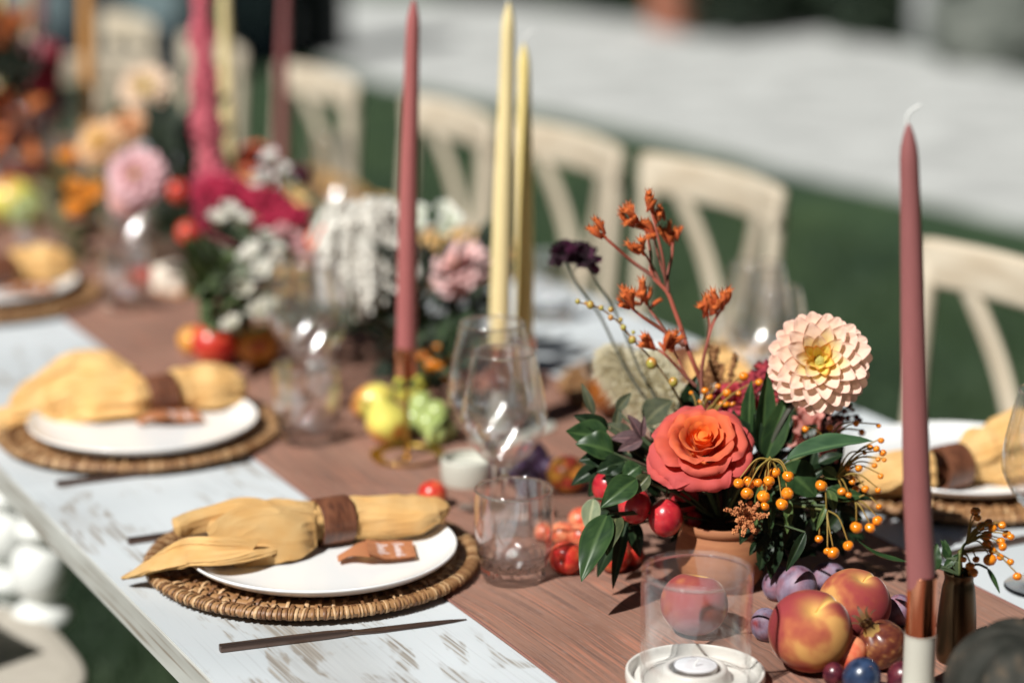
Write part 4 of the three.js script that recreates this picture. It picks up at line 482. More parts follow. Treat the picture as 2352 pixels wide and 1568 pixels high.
// ---------- flower building ----------
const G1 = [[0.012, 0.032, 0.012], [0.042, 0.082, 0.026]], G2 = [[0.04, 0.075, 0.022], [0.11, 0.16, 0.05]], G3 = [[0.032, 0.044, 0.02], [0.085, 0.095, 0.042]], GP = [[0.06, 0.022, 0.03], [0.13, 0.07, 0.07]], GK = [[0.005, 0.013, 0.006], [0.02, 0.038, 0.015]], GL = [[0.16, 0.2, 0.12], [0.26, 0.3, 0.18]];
function leafGeo(A, B, w, { n = toCam, curl = 0.12, fold = 0.35, droop = 0, cols = G1, wave = 0.06, ph = rnd() * 50, pw = 0.8 } = {}) {
  const D = B.clone().sub(A), L = D.length(), d = D.clone().normalize(), S = V3().crossVectors(d, n).normalize(), N = V3().crossVectors(S, d).normalize();
  return sheet(10, 16, (u, v) => {
    const x = u * 2 - 1, hw = w / 2 * Math.pow(Math.sin(PI * Math.pow(clamp(v, 0.001, 0.999), pw)), 0.85) * (1 - 0.25 * v) * 1.12 + 0.0004, k = hw * x * Math.cos(fold), l = Math.abs(x) * hw * Math.sin(fold) + curl * L * 4 * v * (1 - v) * 0.5 - droop * L * v * v + wave * w * (noise(v * 5 + ph, x * 1.2, ph) * Math.abs(x) + 0.4 * noise(v * 2.3, ph, 2));
    return [A.x + D.x * v + S.x * k + N.x * l, A.y + D.y * v + S.y * k + N.y * l, A.z + D.z * v + S.z * k + N.z * l];
  }, (u, v) => { const x = Math.abs(u * 2 - 1), vein = Math.exp(-(((v * 9 - x * 2.2) % 1 - 0.5) ** 2) * 60) * 0.25, c = mixC(cols[0], cols[1], clamp(0.35 + 0.6 * noise(u * 4 + ph, v * 5, ph) + vein)); return mixC(c, [cols[1][0] * 1.7, cols[1][1] * 1.5, cols[1][2] * 1.5], 0.75 * sst(0.12, 0.04, x) + 0.35 * sst(0.93, 1, x)); });
}
const stemC = (a, b) => (t) => mixC(a, b, t);
function rose(label, c, axis, R, cols, { name = 'rose', group, to, layers, cat = 'rose' } = {}) {
  const t = thing(name, label, cat, c, group), s = R / 0.048, q = new THREE.Quaternion().setFromUnitVectors(UP, axis.clone().normalize());
  // count, base radius, top radius, bottom, top, half span, lip, layer tint 0 inner .. 1 outer
  const Ls = layers ?? [[1, 0.001, 0.0026, 0.004, 0.0262, 2.6, 0.0003, 0], [2, 0.0015, 0.0046, 0.002, 0.0275, 1.9, 0.0006, 0.04], [3, 0.0025, 0.0078, 0.001, 0.029, 1.4, 0.001, 0.1], [3, 0.0035, 0.0122, 0, 0.0305, 1.3, 0.002, 0.2], [3, 0.0045, 0.0178, -0.001, 0.0312, 1.25, 0.0038, 0.32], [4, 0.0055, 0.0245, -0.003, 0.0296, 1.05, 0.0062, 0.5], [4, 0.0065, 0.0318, -0.006, 0.0235, 1.0, 0.0088, 0.78], [5, 0.007, 0.0385, -0.01, 0.0145, 0.86, 0.0095, 1], [4, 0.006, 0.041, -0.014, 0.0035, 0.84, 0.007, 1]];
  Ls.forEach(([n, rb, rt, y0, y1, span, lip, tint], li) => { for (let i = 0; i < n; i++) {
    const a0 = (i + li * 0.37 + rr(-0.12, 0.12)) / n * 2 * PI, ph = rnd() * 40, hj = rr(-0.002, 0.002) * (0.4 + tint), tj = rr(0.9, 1.1), ruff = 0.0008 + 0.0042 * tint;
    const g = sheet(26, 20, (u, v) => {
      const x = u * 2 - 1, sp = span * (0.35 + 0.65 * Math.sin(v * PI / 2)) , a = a0 + x * sp, e = 1 - 0.2 * Math.abs(x) ** 3 - 0.05 * x * x + (tint > 0.4 ? 0.06 * Math.exp(-x * x * 18) : 0) - 0.07 * tint * Math.abs(noise(x * 4 + ph, ph)) - 0.02 * tint * Math.abs(noise(x * 13 + ph, ph)), vv = v * e;
      let r = mix(rb, rt * tj, Math.pow(vv, 0.55 + 0.25 * tint)) - 0.0012 * x * (1 - tint * 0.6), y = mix(y0, y1 + hj, Math.pow(vv, 1 + 0.35 * tint));
      const k = clamp((vv - 0.66) / 0.34), fi = k * k * (1.5 + 0.9 * tint + 0.5 * noise(ph, i, 3)); r += lip * 0.85 * Math.sin(fi); y -= lip * 0.9 * (1 - Math.cos(fi)); r += ruff * noise(x * 2.4 + ph, vv * 3, ph) * vv; y += ruff * 1.2 * noise(x * 3.1, vv * 2.2 + ph, ph + 3) * vv;
      return [Math.cos(a) * r * s, y * s, Math.sin(a) * r * s];
    }, (u, v) => { const c0 = mixC(cols[0], cols[1], tint), n = noise(u * 5 + ph, v * 4, ph) * 0.5 + 0.35 * noise(u * 34 + ph, v * 3, 2) + 0.3 * noise(u * 9, v * 14 + ph, 4); return mixC(mixC(c0, cols[2] ?? cols[1], clamp((v - 0.55) * 1.6 * tint + 0.3 * n)), cols[3] ?? c0, clamp((0.3 - v) * 1.6)); });
    const m = part('petal', g, petalMat, t); m.quaternion.copy(q);
  } });
  part('core', paint(new THREE.SphereGeometry(0.0085 * s, 16, 12).translate(0, 0.017 * s, 0), cols[0]), petalMat, t).quaternion.copy(q);
  const sep = part('sepals', mergeGeometries(Array.from({ length: 5 }, (_, i) => { const g = sheet(4, 8, (u, v) => [(u - 0.5) * 0.009 * s * (1 - v), (-0.012 - 0.006 * v) * s, (0.004 + 0.028 * v) * s]); g.rotateY(i * 2 * PI / 5); return paint(g, [0.04, 0.08, 0.03]); })), leafMat, t); sep.quaternion.copy(q);
  if (to) wpart('stem', tube([c.clone().addScaledVector(axis, -0.008), c.clone().addScaledVector(axis, -0.03 * s), to], 0.0026, { col: stemC([0.05, 0.09, 0.03], [0.05, 0.09, 0.03]) }), stemMat, t);
  return t;
}
function dahlia(label, c, axis, R, cols, { n = 130, name = 'dahlia', group, to, max = 2.0, cat = 'dahlia' } = {}) {
  const t = thing(name, label, cat, c, group), ax = axis.clone().normalize(), q0 = new THREE.Quaternion().setFromUnitVectors(UP, ax);
  const stages = 5, geos = [];
  for (let s = 0; s < stages; s++) for (let k = 0; k < 2; k++) { const f = s / (stages - 1), W = mix(0.17, 0.53, Math.pow(f, 0.75)) * R, cup = mix(0.95, 0.7, f), ph = rnd() * 30; geos.push([f, sheet(14, 20, (u, t) => {
    const v = 1 - (1 - t) ** 2, x = u * 2 - 1, w = W * 0.5 * (0.28 + 0.72 * Math.pow(Math.sin(PI * 0.5 * clamp(v * 1.25)), 1.1)) * (v > 0.66 ? Math.sqrt(clamp(1 - ((v - 0.66) / 0.34) ** 2)) : 1), a = x * cup * 1.15 * (1 - 0.35 * sst(0.5, 1, v));
    return [Math.sin(a) / (cup * 1.15) * w * 1.05, v, (1 - Math.cos(a)) * w * 1.15 - mix(0.02, 0.15, f) * R * v * v * v + 0.05 * R * sst(0.8, 1, v) * f + 0.012 * R * noise(x * 2 + ph, v * 3, ph)];
  }, (u, t) => { const v = 1 - (1 - t) ** 2, x = Math.abs(u * 2 - 1), edge = sst(0.45, 1, x) * 0.5 + sst(0.75, 1, v) * 0.6, str = 0.16 * Math.cos(x * 14), base = mixC(cols.base, cols.mid, clamp(v * 1.2 - 0.1 + f * 0.4)); let c = mixC(base, cols.body, clamp(f * 1.5 - 0.5 + (v - 0.35) * 1.5 * f)); c = mixC(c, f < 0.45 ? cols.tipIn : cols.tip, clamp(edge * (f < 0.45 ? 1.5 : 0.85) + str * 0.4 * v)); return c; })]); }
  for (let i = 0; i < n; i++) {
    const k = (i + 0.5) / n, th = 0.26 + (max - 0.26) * Math.pow(k, 0.66), phi = i * 2.399963, f = clamp((th - 0.2) / 0.95), L = R * mix(0.34, 0.98, Math.pow(clamp((th - 0.15) / 1.0), 0.8)) * (th > 1.5 ? 1 - 0.1 * (th - 1.5) : 1) * rr(0.95, 1.05);
    const d = V3(Math.sin(th) * Math.cos(phi), Math.cos(th), Math.sin(th) * Math.sin(phi)), inn = V3(-Math.cos(th) * Math.cos(phi), Math.sin(th), -Math.cos(th) * Math.sin(phi)), side = V3().crossVectors(d, inn);
    const m = part('petal', geos[Math.min(stages - 1, Math.round(f * (stages - 1))) * 2 + (i & 1)][1], petalMat, t);
    const M = new THREE.Matrix4().makeBasis(side.multiplyScalar(rr(0.94, 1.06)), d.multiplyScalar(L), inn); M.premultiply(new THREE.Matrix4().makeRotationFromQuaternion(q0)); M.decompose(m.position, m.quaternion, m.scale); m.position.addScaledVector(ax, -0.05 * R);
  }
  const core = part('core', paint(warp(new THREE.IcosahedronGeometry(R * 0.12, 5), (x, y, z) => { const k = 1 + 0.12 * noise(x * 700, y * 700, z * 700); return [x * k, y * k + R * 0.14, z * k]; }), (x, y, z) => mixC([0.62, 0.46, 0.06], [0.5, 0.5, 0.16], clamp(y / R * 3))), petalMat, t); core.quaternion.copy(q0);
  if (to) wpart('stem', tube([c.clone().addScaledVector(ax, -0.2 * R), c.clone().addScaledVector(ax, -0.5 * R), c.clone().lerp(to, 0.45).addScaledVector(UP, 0.01), to], 0.0028, { col: stemC([0.035, 0.02, 0.018], [0.04, 0.06, 0.03]) }), stemMat, t);
  return t;
}
const blob = new THREE.IcosahedronGeometry(1, 0);
function fluff(pts, rad, n, size, cols, squash = 1) { // many small buds crowded round a line
  const cv = pts.length > 1 ? new THREE.CatmullRomCurve3(pts) : null, L = [];
  for (let i = 0; i < n; i++) { const k = rnd(), o = cv ? cv.getPoint(k) : pts[0].clone(), d = jit(1).normalize(), q = typeof rad === 'function' ? rad(k) : rad, s = size * rr(0.6, 1.4); const g = blob.clone(); g.scale(s, s * rr(1, 1.8), s); g.rotateX(rr(0, 3)); g.rotateZ(rr(0, 3)); g.translate(o.x + d.x * q * Math.cbrt(rnd()), o.y + d.y * q * squash * Math.cbrt(rnd()), o.z + d.z * q * Math.cbrt(rnd())); L.push(paint(g, mixC(cols[0], cols[1], rnd()))); }
  return mergeGeometries(L);
}

// ---------- the near arrangement in the terracotta pot ----------
const POT = spot(1655, 1348, T).setY(T + 0.002), ZP = depthOf(POT), A3 = (x, y, dz = 0) => at(x, y, ZP + dz), MOUTH = POT.clone().add(V3(0, 0.062, 0));
const from2 = (X, Y) => [1599.4 + 0.27 * X, 893.8 + 0.27 * Y];
{
  const t = thing('flower_pot', 'squat terracotta pot holding the rose and dahlia', 'flower pot', POT), terra = std({ map: tex(256, 128, (u, v) => mixC([0.4, 0.165, 0.07], [0.29, 0.105, 0.045], clamp(0.5 + 0.5 * noise(u * 4, v * 40, 3) + 0.5 * fbm(u * 6, v * 6, 5)))), roughness: 0.8 });
  part('body', lathe(smoothProfile([[0, 0], [0.03, 0], [0.0325, 0.002], [0.0395, 0.012], [0.0432, 0.025], [0.042, 0.037], [0.0385, 0.046], [0.0372, 0.0485], [0.0352, 0.0485], [0.0372, 0.036], [0.039, 0.025], [0.035, 0.012], [0, 0.006]], 80), 96), terra, t);
  part('rim', lathe(smoothProfile([[0.0362, 0.047], [0.0395, 0.0482], [0.0415, 0.0515], [0.0408, 0.0548], [0.0385, 0.0555], [0.0362, 0.0535], [0.0356, 0.049], [0.0362, 0.047]], 40), 96), terra, t);
  t.scale.y = 1.22;
  part('moss', paint(warp(new THREE.SphereGeometry(0.036, 32, 16), (x, y, z) => [x, y * 0.35 + 0.044 + 0.003 * noise(x * 200, z * 200), z]), [0.02, 0.025, 0.012]), std({ vertexColors: true, roughness: 1 }), t);
}
rose('coral orange rose facing the viewer above the terracotta pot', A3(1612, 1036, -0.075), view(-0.04, 0.8, 0.6), 0.0495, [[0.95, 0.23, 0.03], [0.68, 0.1, 0.068], [0.54, 0.082, 0.09], [0.88, 0.28, 0.04]], { to: MOUTH });
dahlia('large peach and cream dahlia lit by the sun beside the mauve candle', A3(1882, 832, -0.06), view(-0.04, 0.42, 0.9), 0.049, { base: [0.86, 0.66, 0.05], mid: [0.9, 0.76, 0.18], body: [0.91, 0.71, 0.55], tip: [0.91, 0.58, 0.5], tipIn: [0.85, 0.3, 0.05] }, { n: 88, to: MOUTH.clone().add(V3(0.02, 0.01, 0)), max: 1.75 });
// kangaroo paw
{
  const t = thing('kangaroo_paw', 'rust orange kangaroo paw stem rising tallest from the pot', 'kangaroo paw', MOUTH), K = (x, y) => A3(x, y, 0.0), redS = (k) => mixC([0.14, 0.05, 0.035], [0.34, 0.075, 0.045], clamp(k * 1.3)), geos = [];
  const br = (r0, r1, ...ps) => geos.push(tube(ps.map(([x, y, d = 0]) => A3(x, y, d)), (k) => mix(r0, r1, k), { col: redS, rad: 8, seg: 30 }));
  geos.push(tube([MOUTH, A3(1640, 1010, 0.03), A3(1614, 887, 0.01), A3(1592, 830), A3(1574, 783), A3(1560, 740), A3(1549, 711), A3(1533, 671), A3(1500, 635), A3(1494, 612)], (k) => mix(0.0034, 0.0018, k), { col: redS, rad: 8, seg: 60 }));
  br(0.0019, 0.0014, [1502, 637], [1450, 598], [1408, 562, -0.01], [1381, 536, -0.012]); br(0.002, 0.0012, [1535, 672], [1533, 640], [1543, 590, 0.01], [1546, 548, 0.012]); br(0.0015, 0.0011, [1530, 655], [1524, 600, -0.01], [1508, 530, -0.012], [1494, 478, -0.012]); br(0.0016, 0.001, [1494, 614], [1492, 570], [1478, 520], [1462, 505]); br(0.0013, 0.001, [1520, 655], [1500, 615], [1476, 575, -0.01]); br(0.0012, 0.001, [1528, 640], [1510, 580], [1500, 540]);
  br(0.0022, 0.0013, [1572, 792], [1520, 757], [1476, 728, -0.01], [1446, 703, -0.015]); br(0.0014, 0.001, [1530, 762], [1498, 718, 0.005], [1480, 690, 0.008]);
  br(0.002, 0.0014, [1612, 905], [1612, 850], [1630, 769, -0.005], [1642, 735], [1660, 706, -0.01]); br(0.0014, 0.001, [1628, 775], [1630, 740], [1624, 715]);
  br(0.0018, 0.0011, [1600, 888], [1562, 850], [1525, 812, -0.01], [1505, 800]); br(0.0012, 0.0009, [1583, 872], [1560, 830], [1546, 805, 0.005]);
  wpart('stem', mergeGeometries(geos), stemMat, t);
  const fmat = phy({ vertexColors: true, side: THREE.DoubleSide, roughness: 0.85, sheen: 0.5, sheenColor: lin(0.7, 0.3, 0.1) });
  const floret = (len, bend, open) => { const s = [], n = 6; s.push(tube([V3(0, 0, 0), V3(bend * 0.1, len * 0.35, 0), V3(bend * 0.45, len * 0.7, 0), V3(bend, len * 0.92, 0)], (k) => len * (0.065 + 0.085 * Math.sin(k * 2.2)), { rad: 9, seg: 12, col: (k, u) => mixC([0.36, 0.035, 0.012], [0.56, 0.13, 0.018], clamp(k * 0.8 + 0.3 * Math.sin(u * 25))) }));
    for (let i = 0; i < n; i++) { const a = i / n * 2 * PI, g = sheet(2, 5, (u, v) => [bend + Math.cos(a) * len * (0.1 + open * v) - Math.sin(a) * (u - 0.5) * len * 0.12 * (1 - v), len * (0.88 + 0.28 * v - 0.15 * open * v * v), Math.sin(a) * len * (0.1 + open * v) + Math.cos(a) * (u - 0.5) * len * 0.12 * (1 - v)], (u, v) => mixC([0.58, 0.15, 0.02], [0.2, 0.02, 0.012], v)); s.push(g); } return mergeGeometries(s); };
  const fg = [floret(0.018, 0.004, 0.14), floret(0.021, 0.006, 0.2), floret(0.015, 0.002, 0.08), floret(0.017, -0.005, 0.25), floret(0.013, 0.003, 0.03)];
  const cl = (x, y, dir, n, sp, d = 0, s = 1) => { for (let i = 0; i < Math.ceil(n * 1.7); i++) { const dd = view(...dir).add(jit(sp * 1.25)).normalize(), m = part('floret', fg[Math.floor(rnd() * 5)], fmat, t); m.position.copy(A3(x, y, d)).sub(MOUTH).add(jit(0.004)); aim(m, dd, rr(0, 6)); m.scale.setScalar(s * rr(0.8, 1.2)); } };
  cl(1383, 540, [-0.65, 0.75, 0.2], 4, 0.35, -0.012); cl(1494, 482, [0.0, 1, 0.1], 5, 0.45, -0.012, 0.95); cl(1464, 512, [-0.5, 0.85, 0.2], 6, 0.5, 0, 1.0); cl(1478, 578, [-0.5, 0.8, 0.3], 4, 0.45, -0.01, 0.9); cl(1500, 542, [0, 0.9, 0.2], 3, 0.5, 0, 0.8); cl(1546, 556, [-0.15, 1, 0.1], 6, 0.5, 0.012, 1.05); cl(1514, 512, [0.3, 0.9, 0], 2, 0.5, 0, 0.8);
  cl(1447, 706, [-0.6, 0.8, 0.2], 4, 0.5, -0.015); cl(1480, 692, [-0.45, 0.9, 0.1], 5, 0.5, 0.008, 1.0); cl(1486, 700, [0.3, 0.9, 0], 1, 0.3, 0.008, 0.8); cl(1624, 722, [-0.25, 0.95, 0.1], 5, 0.5, 0, 0.9); cl(1660, 708, [0.05, 1, 0.1], 4, 0.45, -0.01, 0.95); cl(1640, 715, [-0.2, 1, 0.1], 3, 0.5, -0.01, 0.9);
  cl(1503, 803, [-0.4, 0.9, 0.2], 3, 0.5, -0.01, 0.85); cl(1528, 806, [0, 1, 0.1], 3, 0.5, -0.01, 0.95); cl(1546, 808, [0.05, 1, 0], 2, 0.3, 0.005, 0.8);
}
{ // bud twig
  const t = thing('bud_twig', 'thin arching twig of yellow green buds left of the kangaroo paw', 'bud twig', MOUTH), L = [[1590, 1000, 0.03], [1561, 920, 0], [1540, 882], [1511, 841], [1482, 808], [1457, 783, -0.01], [1440, 762], [1428, 747], [1413, 733], [1399, 722], [1380, 708], [1356, 700], [1340, 697], [1327, 692]].map(([x, y, d = -0.01]) => A3(x, y, d));
  wpart('stem', tube([MOUTH, ...L], (k) => mix(0.0021, 0.0007, k), { seg: 70, col: (k) => mixC([0.06, 0.1, 0.035], [0.2, 0.1, 0.05], k) }), stemMat, t);
  [[1497, 834, 13], [1547, 877, 11], [1453, 780, 9], [1432, 752, 7], [1403, 711, 6.5], [1403, 729, 6.5], [1381, 707, 6], [1356, 700, 9], [1327, 692, 6], [1426, 734, 5], [1455, 763, 4.5], [1346, 696, 4]].forEach(([x, y, r]) => { const rm = r * mpp(ZP), c = A3(x, y, -0.012); const g = new THREE.SphereGeometry(rm, 20, 14); g.scale(1, 1.1, 1); g.translate(c.x, c.y, c.z); wpart('bud', paint(g, (X, Y, Z) => mixC([0.36, 0.33, 0.06], [0.5, 0.2, 0.05], clamp(0.35 + 1.2 * noise(X * 160, Y * 160, Z * 160)))), fruitMat, t); });
}
{ // dark scabiosa
  const mk = (label, x, y, r, dz, dir, base) => { const c = A3(x, y, dz), t = thing('scabiosa', label, 'scabiosa', c, 'dark scabiosa heads'), R = r * mpp(ZP + dz); for (let i = 0; i < 26; i++) { const th = 0.35 + 1.3 * (i / 26), ph = i * 2.4, d = V3(Math.sin(th) * Math.cos(ph), Math.cos(th), Math.sin(th) * Math.sin(ph)), g = sheet(6, 8, (u, v) => [(u - 0.5) * R * 0.62 * Math.sin(0.3 + v * 2.2), v * R * (0.75 + 0.35 * (i / 26)), 0.12 * R * v * v + 0.08 * R * noise(u * 5 + i, v * 5, i)], (u, v) => mixC([0.012, 0.003, 0.008], i % 4 ? [0.03, 0.006, 0.016] : [0.1, 0.015, 0.055], v)), m = part('petal', g, petalMat, t); aim(m, d.applyQuaternion(new THREE.Quaternion().setFromUnitVectors(UP, view(...dir).normalize())), rr(0, 6)); }
    wpart('stem', tube([c, ...base.map(([X, Y, d]) => A3(X, Y, d))], 0.0016, { col: () => [0.04, 0.04, 0.022] }), stemMat, t); };
  mk('larger near black scabiosa head on a thin stem', 1338, 596, 46, 0.12, [0.3, 0.75, 0.6], [[1380, 660, 0.12], [1425, 740, 0.11], [1470, 850, 0.09], [1560, 1000, 0.06]]);
  mk('smaller near black scabiosa head overlapping the larger one', 1296, 584, 38, 0.15, [-0.4, 0.8, 0.4], [[1330, 660, 0.14], [1375, 720, 0.13], [1440, 850, 0.11], [1550, 1010, 0.07]]);
}
// berries on stalks
const berryM = phy({ vertexColors: true, roughness: 0.22, clearcoat: 0.6, clearcoatRoughness: 0.12 });
const berryGs = ['o', 'o', 'o', 'd'].map((k, i) => { const g = new THREE.SphereGeometry(1, 28, 20); warp(g, (x, y, z) => { const a = Math.atan2(z, x), q = 1 - 0.09 * Math.abs(Math.cos(a * 1.5 + i)) ** 8 * (0.4 + 0.6 * Math.abs(y)) - 0.1 * Math.exp(-((Math.acos(clamp(y, -1, 1)) / 0.4) ** 2)); return [x * q * 1.04, y * q * 0.94, z * q * 1.04]; }); return paint(g, (x, y, z) => k === 'o' ? mixC(mixC([0.82, 0.27, 0.012], [0.76, 0.19, 0.01], clamp(0.5 + 1.2 * noise(x * 1.5 + i * 5, y * 1.5, z * 1.5))), [0.2, 0.06, 0.01], sst(-0.9, -0.985, y)) : mixC([0.07, 0.008, 0.008], [0.14, 0.02, 0.012], clamp(0.5 + noise(x * 2, y * 2, z * 2)))); });
function berrySprig(label, hub, list, { dz = 0, back = MOUTH, dark = false, name = 'berry_sprig', col = [[0.22, 0.17, 0.03], [0.36, 0.2, 0.04]], via } = {}) {
  const H = A3(hub[0], hub[1], dz + (hub[2] ?? 0)), t = thing(name, label, 'berry sprig', H, 'sprigs of orange berries'), st = [tube(via ? [back, ...via.map(([x, y, d]) => A3(x, y, d)), H] : [back, back.clone().lerp(H, 0.5).add(V3(0, 0.012, 0)), H], 0.0014, { col: () => [0.12, 0.14, 0.04] })];
  list.forEach(([x, y, r, d = 0], i) => { const c = A3(x, y, dz + d + rr(-0.006, 0.006)), R = r * mpp(ZP + dz), dir = c.clone().sub(H), top = c.clone().addScaledVector(UP, R * 0.8).addScaledVector(dir.clone().normalize(), -R * 0.3); const m = part('berry', berryGs[dark ? 3 : i % 3], berryM, t); m.position.copy(c).sub(H); m.scale.setScalar(R); aim(m, top.clone().sub(c), rr(0, 6)); m.rotateX(rr(-0.5, 0.9));
    st.push(tube([H.clone().add(jit(0.001)), H.clone().lerp(top, 0.5).addScaledVector(UP, Math.min(0.008, 0.25 * dir.length())).add(jit(0.0025)), top], (k) => mix(0.00095, 0.0006, k), { rad: 5, col: (k) => mixC(col[0], col[1], k) })); });
  wpart('stalks', mergeGeometries(st), stemMat, t); return t;
}
const b2 = (rows) => rows.map(([X, Y, r, d]) => [...from2(X, Y), r * 0.265, d]);
berrySprig('front cluster of plump orange berries just right of the rose', from2(632, 592), b2([[362, 798, 46], [440, 785, 46], [462, 805, 44, 0.006], [525, 793, 42], [620, 780, 50], [606, 822, 40, 0.008], [625, 715, 38, 0.008], [672, 705, 48], [783, 740, 50], [433, 885, 54], [572, 910, 56], [585, 995, 40], [777, 885, 54], [731, 978, 54]]), { dz: -0.11 });
berrySprig('lowest drooping orange berries over the dark shade', from2(1110, 1030), b2([[1045, 1273, 36], [1118, 1378, 34], [1165, 1393, 55], [1295, 1332, 47], [1065, 820, 52, -0.01]]), { dz: -0.08 });
berrySprig('three round orange berries drooping low toward the candle', from2(1330, 950), b2([[1365, 1177, 55], [1482, 1180, 47], [1543, 1118, 46], [1557, 1000, 26], [1270, 1060, 30, 0.02]]), { dz: -0.05 });
berrySprig('small orange berries right of the long glossy leaf', from2(1200, 740), b2([[1575, 436, 28], [1535, 506, 30], [1480, 495, 28], [1590, 540, 31], [1550, 597, 22], [1602, 602, 20], [1520, 650, 24], [1572, 740, 26], [1550, 860, 27], [1440, 850, 34], [1330, 783, 32], [1240, 870, 38], [1290, 670, 26], [1385, 672, 32], [1435, 540, 20], [1300, 900, 28], [1360, 850, 34, 0.01], [1330, 735, 26, 0.01]]), { dz: -0.06 });
berrySprig('small orange berries directly under the dahlia', from2(1110, 470), b2([[930, 340, 32], [1140, 325, 32], [1180, 432, 32], [1228, 425, 26], [1278, 418, 24], [1310, 437, 20], [1362, 290, 28], [1553, 310, 22], [1410, 362, 24]]), { dz: -0.04 });
berrySprig('dark red unripe berries between dahlia and candle', from2(1060, 480), b2([[1305, 147, 28], [1260, 185, 28], [1335, 178, 18], [1190, 147, 16], [1365, 238, 26], [1392, 262, 24], [1290, 245, 26], [1240, 250, 32], [1205, 235, 24], [1170, 245, 32], [1140, 185, 30], [1100, 180, 30], [1095, 260, 26], [1120, 215, 24], [1412, 370, 30, 0.008]]), { dz: 0.02, dark: true, col: [[0.06, 0.03, 0.02], [0.07, 0.02, 0.015]] });
berrySprig('small orange berries peeping over the top of the rose', [1610, 985], [[1588, 902, 5], [1608, 922, 5], [1620, 897, 8.5], [1630, 911, 8.5], [1670, 902, 11], [1697, 903, 6.5], [1656, 927, 8.5], [1668, 928, 8.5], [1683, 927, 7], [1709, 864, 11], [1744, 878, 9], [1650, 887, 7]], { dz: 0.0 });
{ // rust amaranth
  const c = A3(1716, 1186, -0.1), t = thing('amaranth', 'small rust coloured star of amaranth in front of the pot', 'amaranth', c), arms = [[250, 1020], [330, 1010], [375, 960], [460, 958], [535, 970], [610, 1072], [545, 1090], [495, 1215], [400, 1245], [315, 1222], [350, 1120]];
  arms.forEach((q, i) => { const e = A3(...from2(...q), -0.105 - 0.01 * (i % 3)); wpart('spike', fluff([c, c.clone().lerp(e, 0.5), e], (k) => 0.0034 * (1 - 0.65 * k) + 0.0008, 110, 0.00085, [[0.3, 0.075, 0.02], [0.62, 0.26, 0.1]]), std({ vertexColors: true, roughness: 0.8 }), t); });
  wpart('heart', fluff([c, c.clone().add(V3(0.001, -0.006, 0))], 0.0062, 420, 0.001, [[0.32, 0.08, 0.025], [0.66, 0.3, 0.13]]), std({ vertexColors: true, roughness: 0.8 }), t); wpart('stem', tube([c, c.clone().lerp(MOUTH, 0.5), MOUTH], 0.0014, { col: () => [0.1, 0.05, 0.02] }), stemMat, t);
}
// leaves
function sprig(name, label, root, rows, { mat = leafMat, cols = G1, stem = [0.05, 0.075, 0.03], ds = 0, cat = 'foliage', group } = {}) {
  const t = thing(name, label, cat, root, group), st = [];
  rows.forEach(([x0, y0, x1, y1, w, o = {}]) => { const d0 = (o.d ?? 0) + ds, d1 = (o.d1 ?? o.d ?? 0) + ds, A = A3(x0, y0, d0), B = A3(x1, y1, d1), { d, d1: _, m, ...r } = o; wpart('leaf', leafGeo(A, B, w * mpp(ZP + d0), { cols, n: toCam.clone().addScaledVector(UP, 0.5).add(jit(0.35)), ...r }), m ?? mat, t); if (!o.nostem) st.push(tube([root, root.clone().lerp(A, 0.6).add(V3(0, 0.006, 0)), A], 0.0012, { col: () => stem, rad: 5 })); });
  if (st.length) wpart('stem', mergeGeometries(st), stemMat, t); return t;
}
const lowL = A3(1470, 1085, -0.03);
sprig('leafy_branch', 'broad green apple leaves hanging at the left of the rose', MOUTH, [
  [1396, 1002, 1300, 990, 76, { d: -0.03, curl: -0.2, fold: 0.5 }], [1398, 985, 1318, 955, 44, { d: -0.02, cols: GK, fold: 0.6 }], [1410, 1040, 1322, 1020, 78, { d: -0.04, curl: 0.2 }], [1412, 1050, 1330, 1058, 50, { d: -0.035, cols: GK }], [1492, 1090, 1450, 1138, 40, { d: -0.085, fold: 0.5, cols: G3 }], [1462, 1100, 1380, 1166, 66, { d: -0.09, d1: -0.1, curl: 0.15, cols: G1 }], [1385, 1070, 1312, 1115, 42, { d: -0.02, cols: GK }], [1404, 1080, 1352, 1140, 48, { d: -0.03, cols: GK }], [1435, 1060, 1370, 1085, 52, { d: -0.05, cols: GK }], [1440, 1075, 1400, 1130, 66, { d: -0.05, cols: GK, curl: 0.3 }], [1470, 1070, 1430, 1100, 50, { d: -0.06, cols: G1 }], [1396, 1180, 1336, 1336, 72, { d: -0.09, d1: -0.12, curl: 0.12, fold: 0.25 }], [1418, 1184, 1394, 1276, 56, { d: -0.085, d1: -0.11, cols: G3, curl: 0.2, fold: 0.3 }], [1440, 1195, 1408, 1352, 34, { d: -0.06, cols: GK, fold: 0.6 }], [1364, 1145, 1350, 1222, 44, { d: -0.05, cols: GL, fold: 0.2, curl: 0.05 }], [1430, 1210, 1372, 1325, 44, { d: -0.05, cols: GK }], [1450, 1190, 1470, 1280, 40, { d: -0.04, cols: GK }]]);
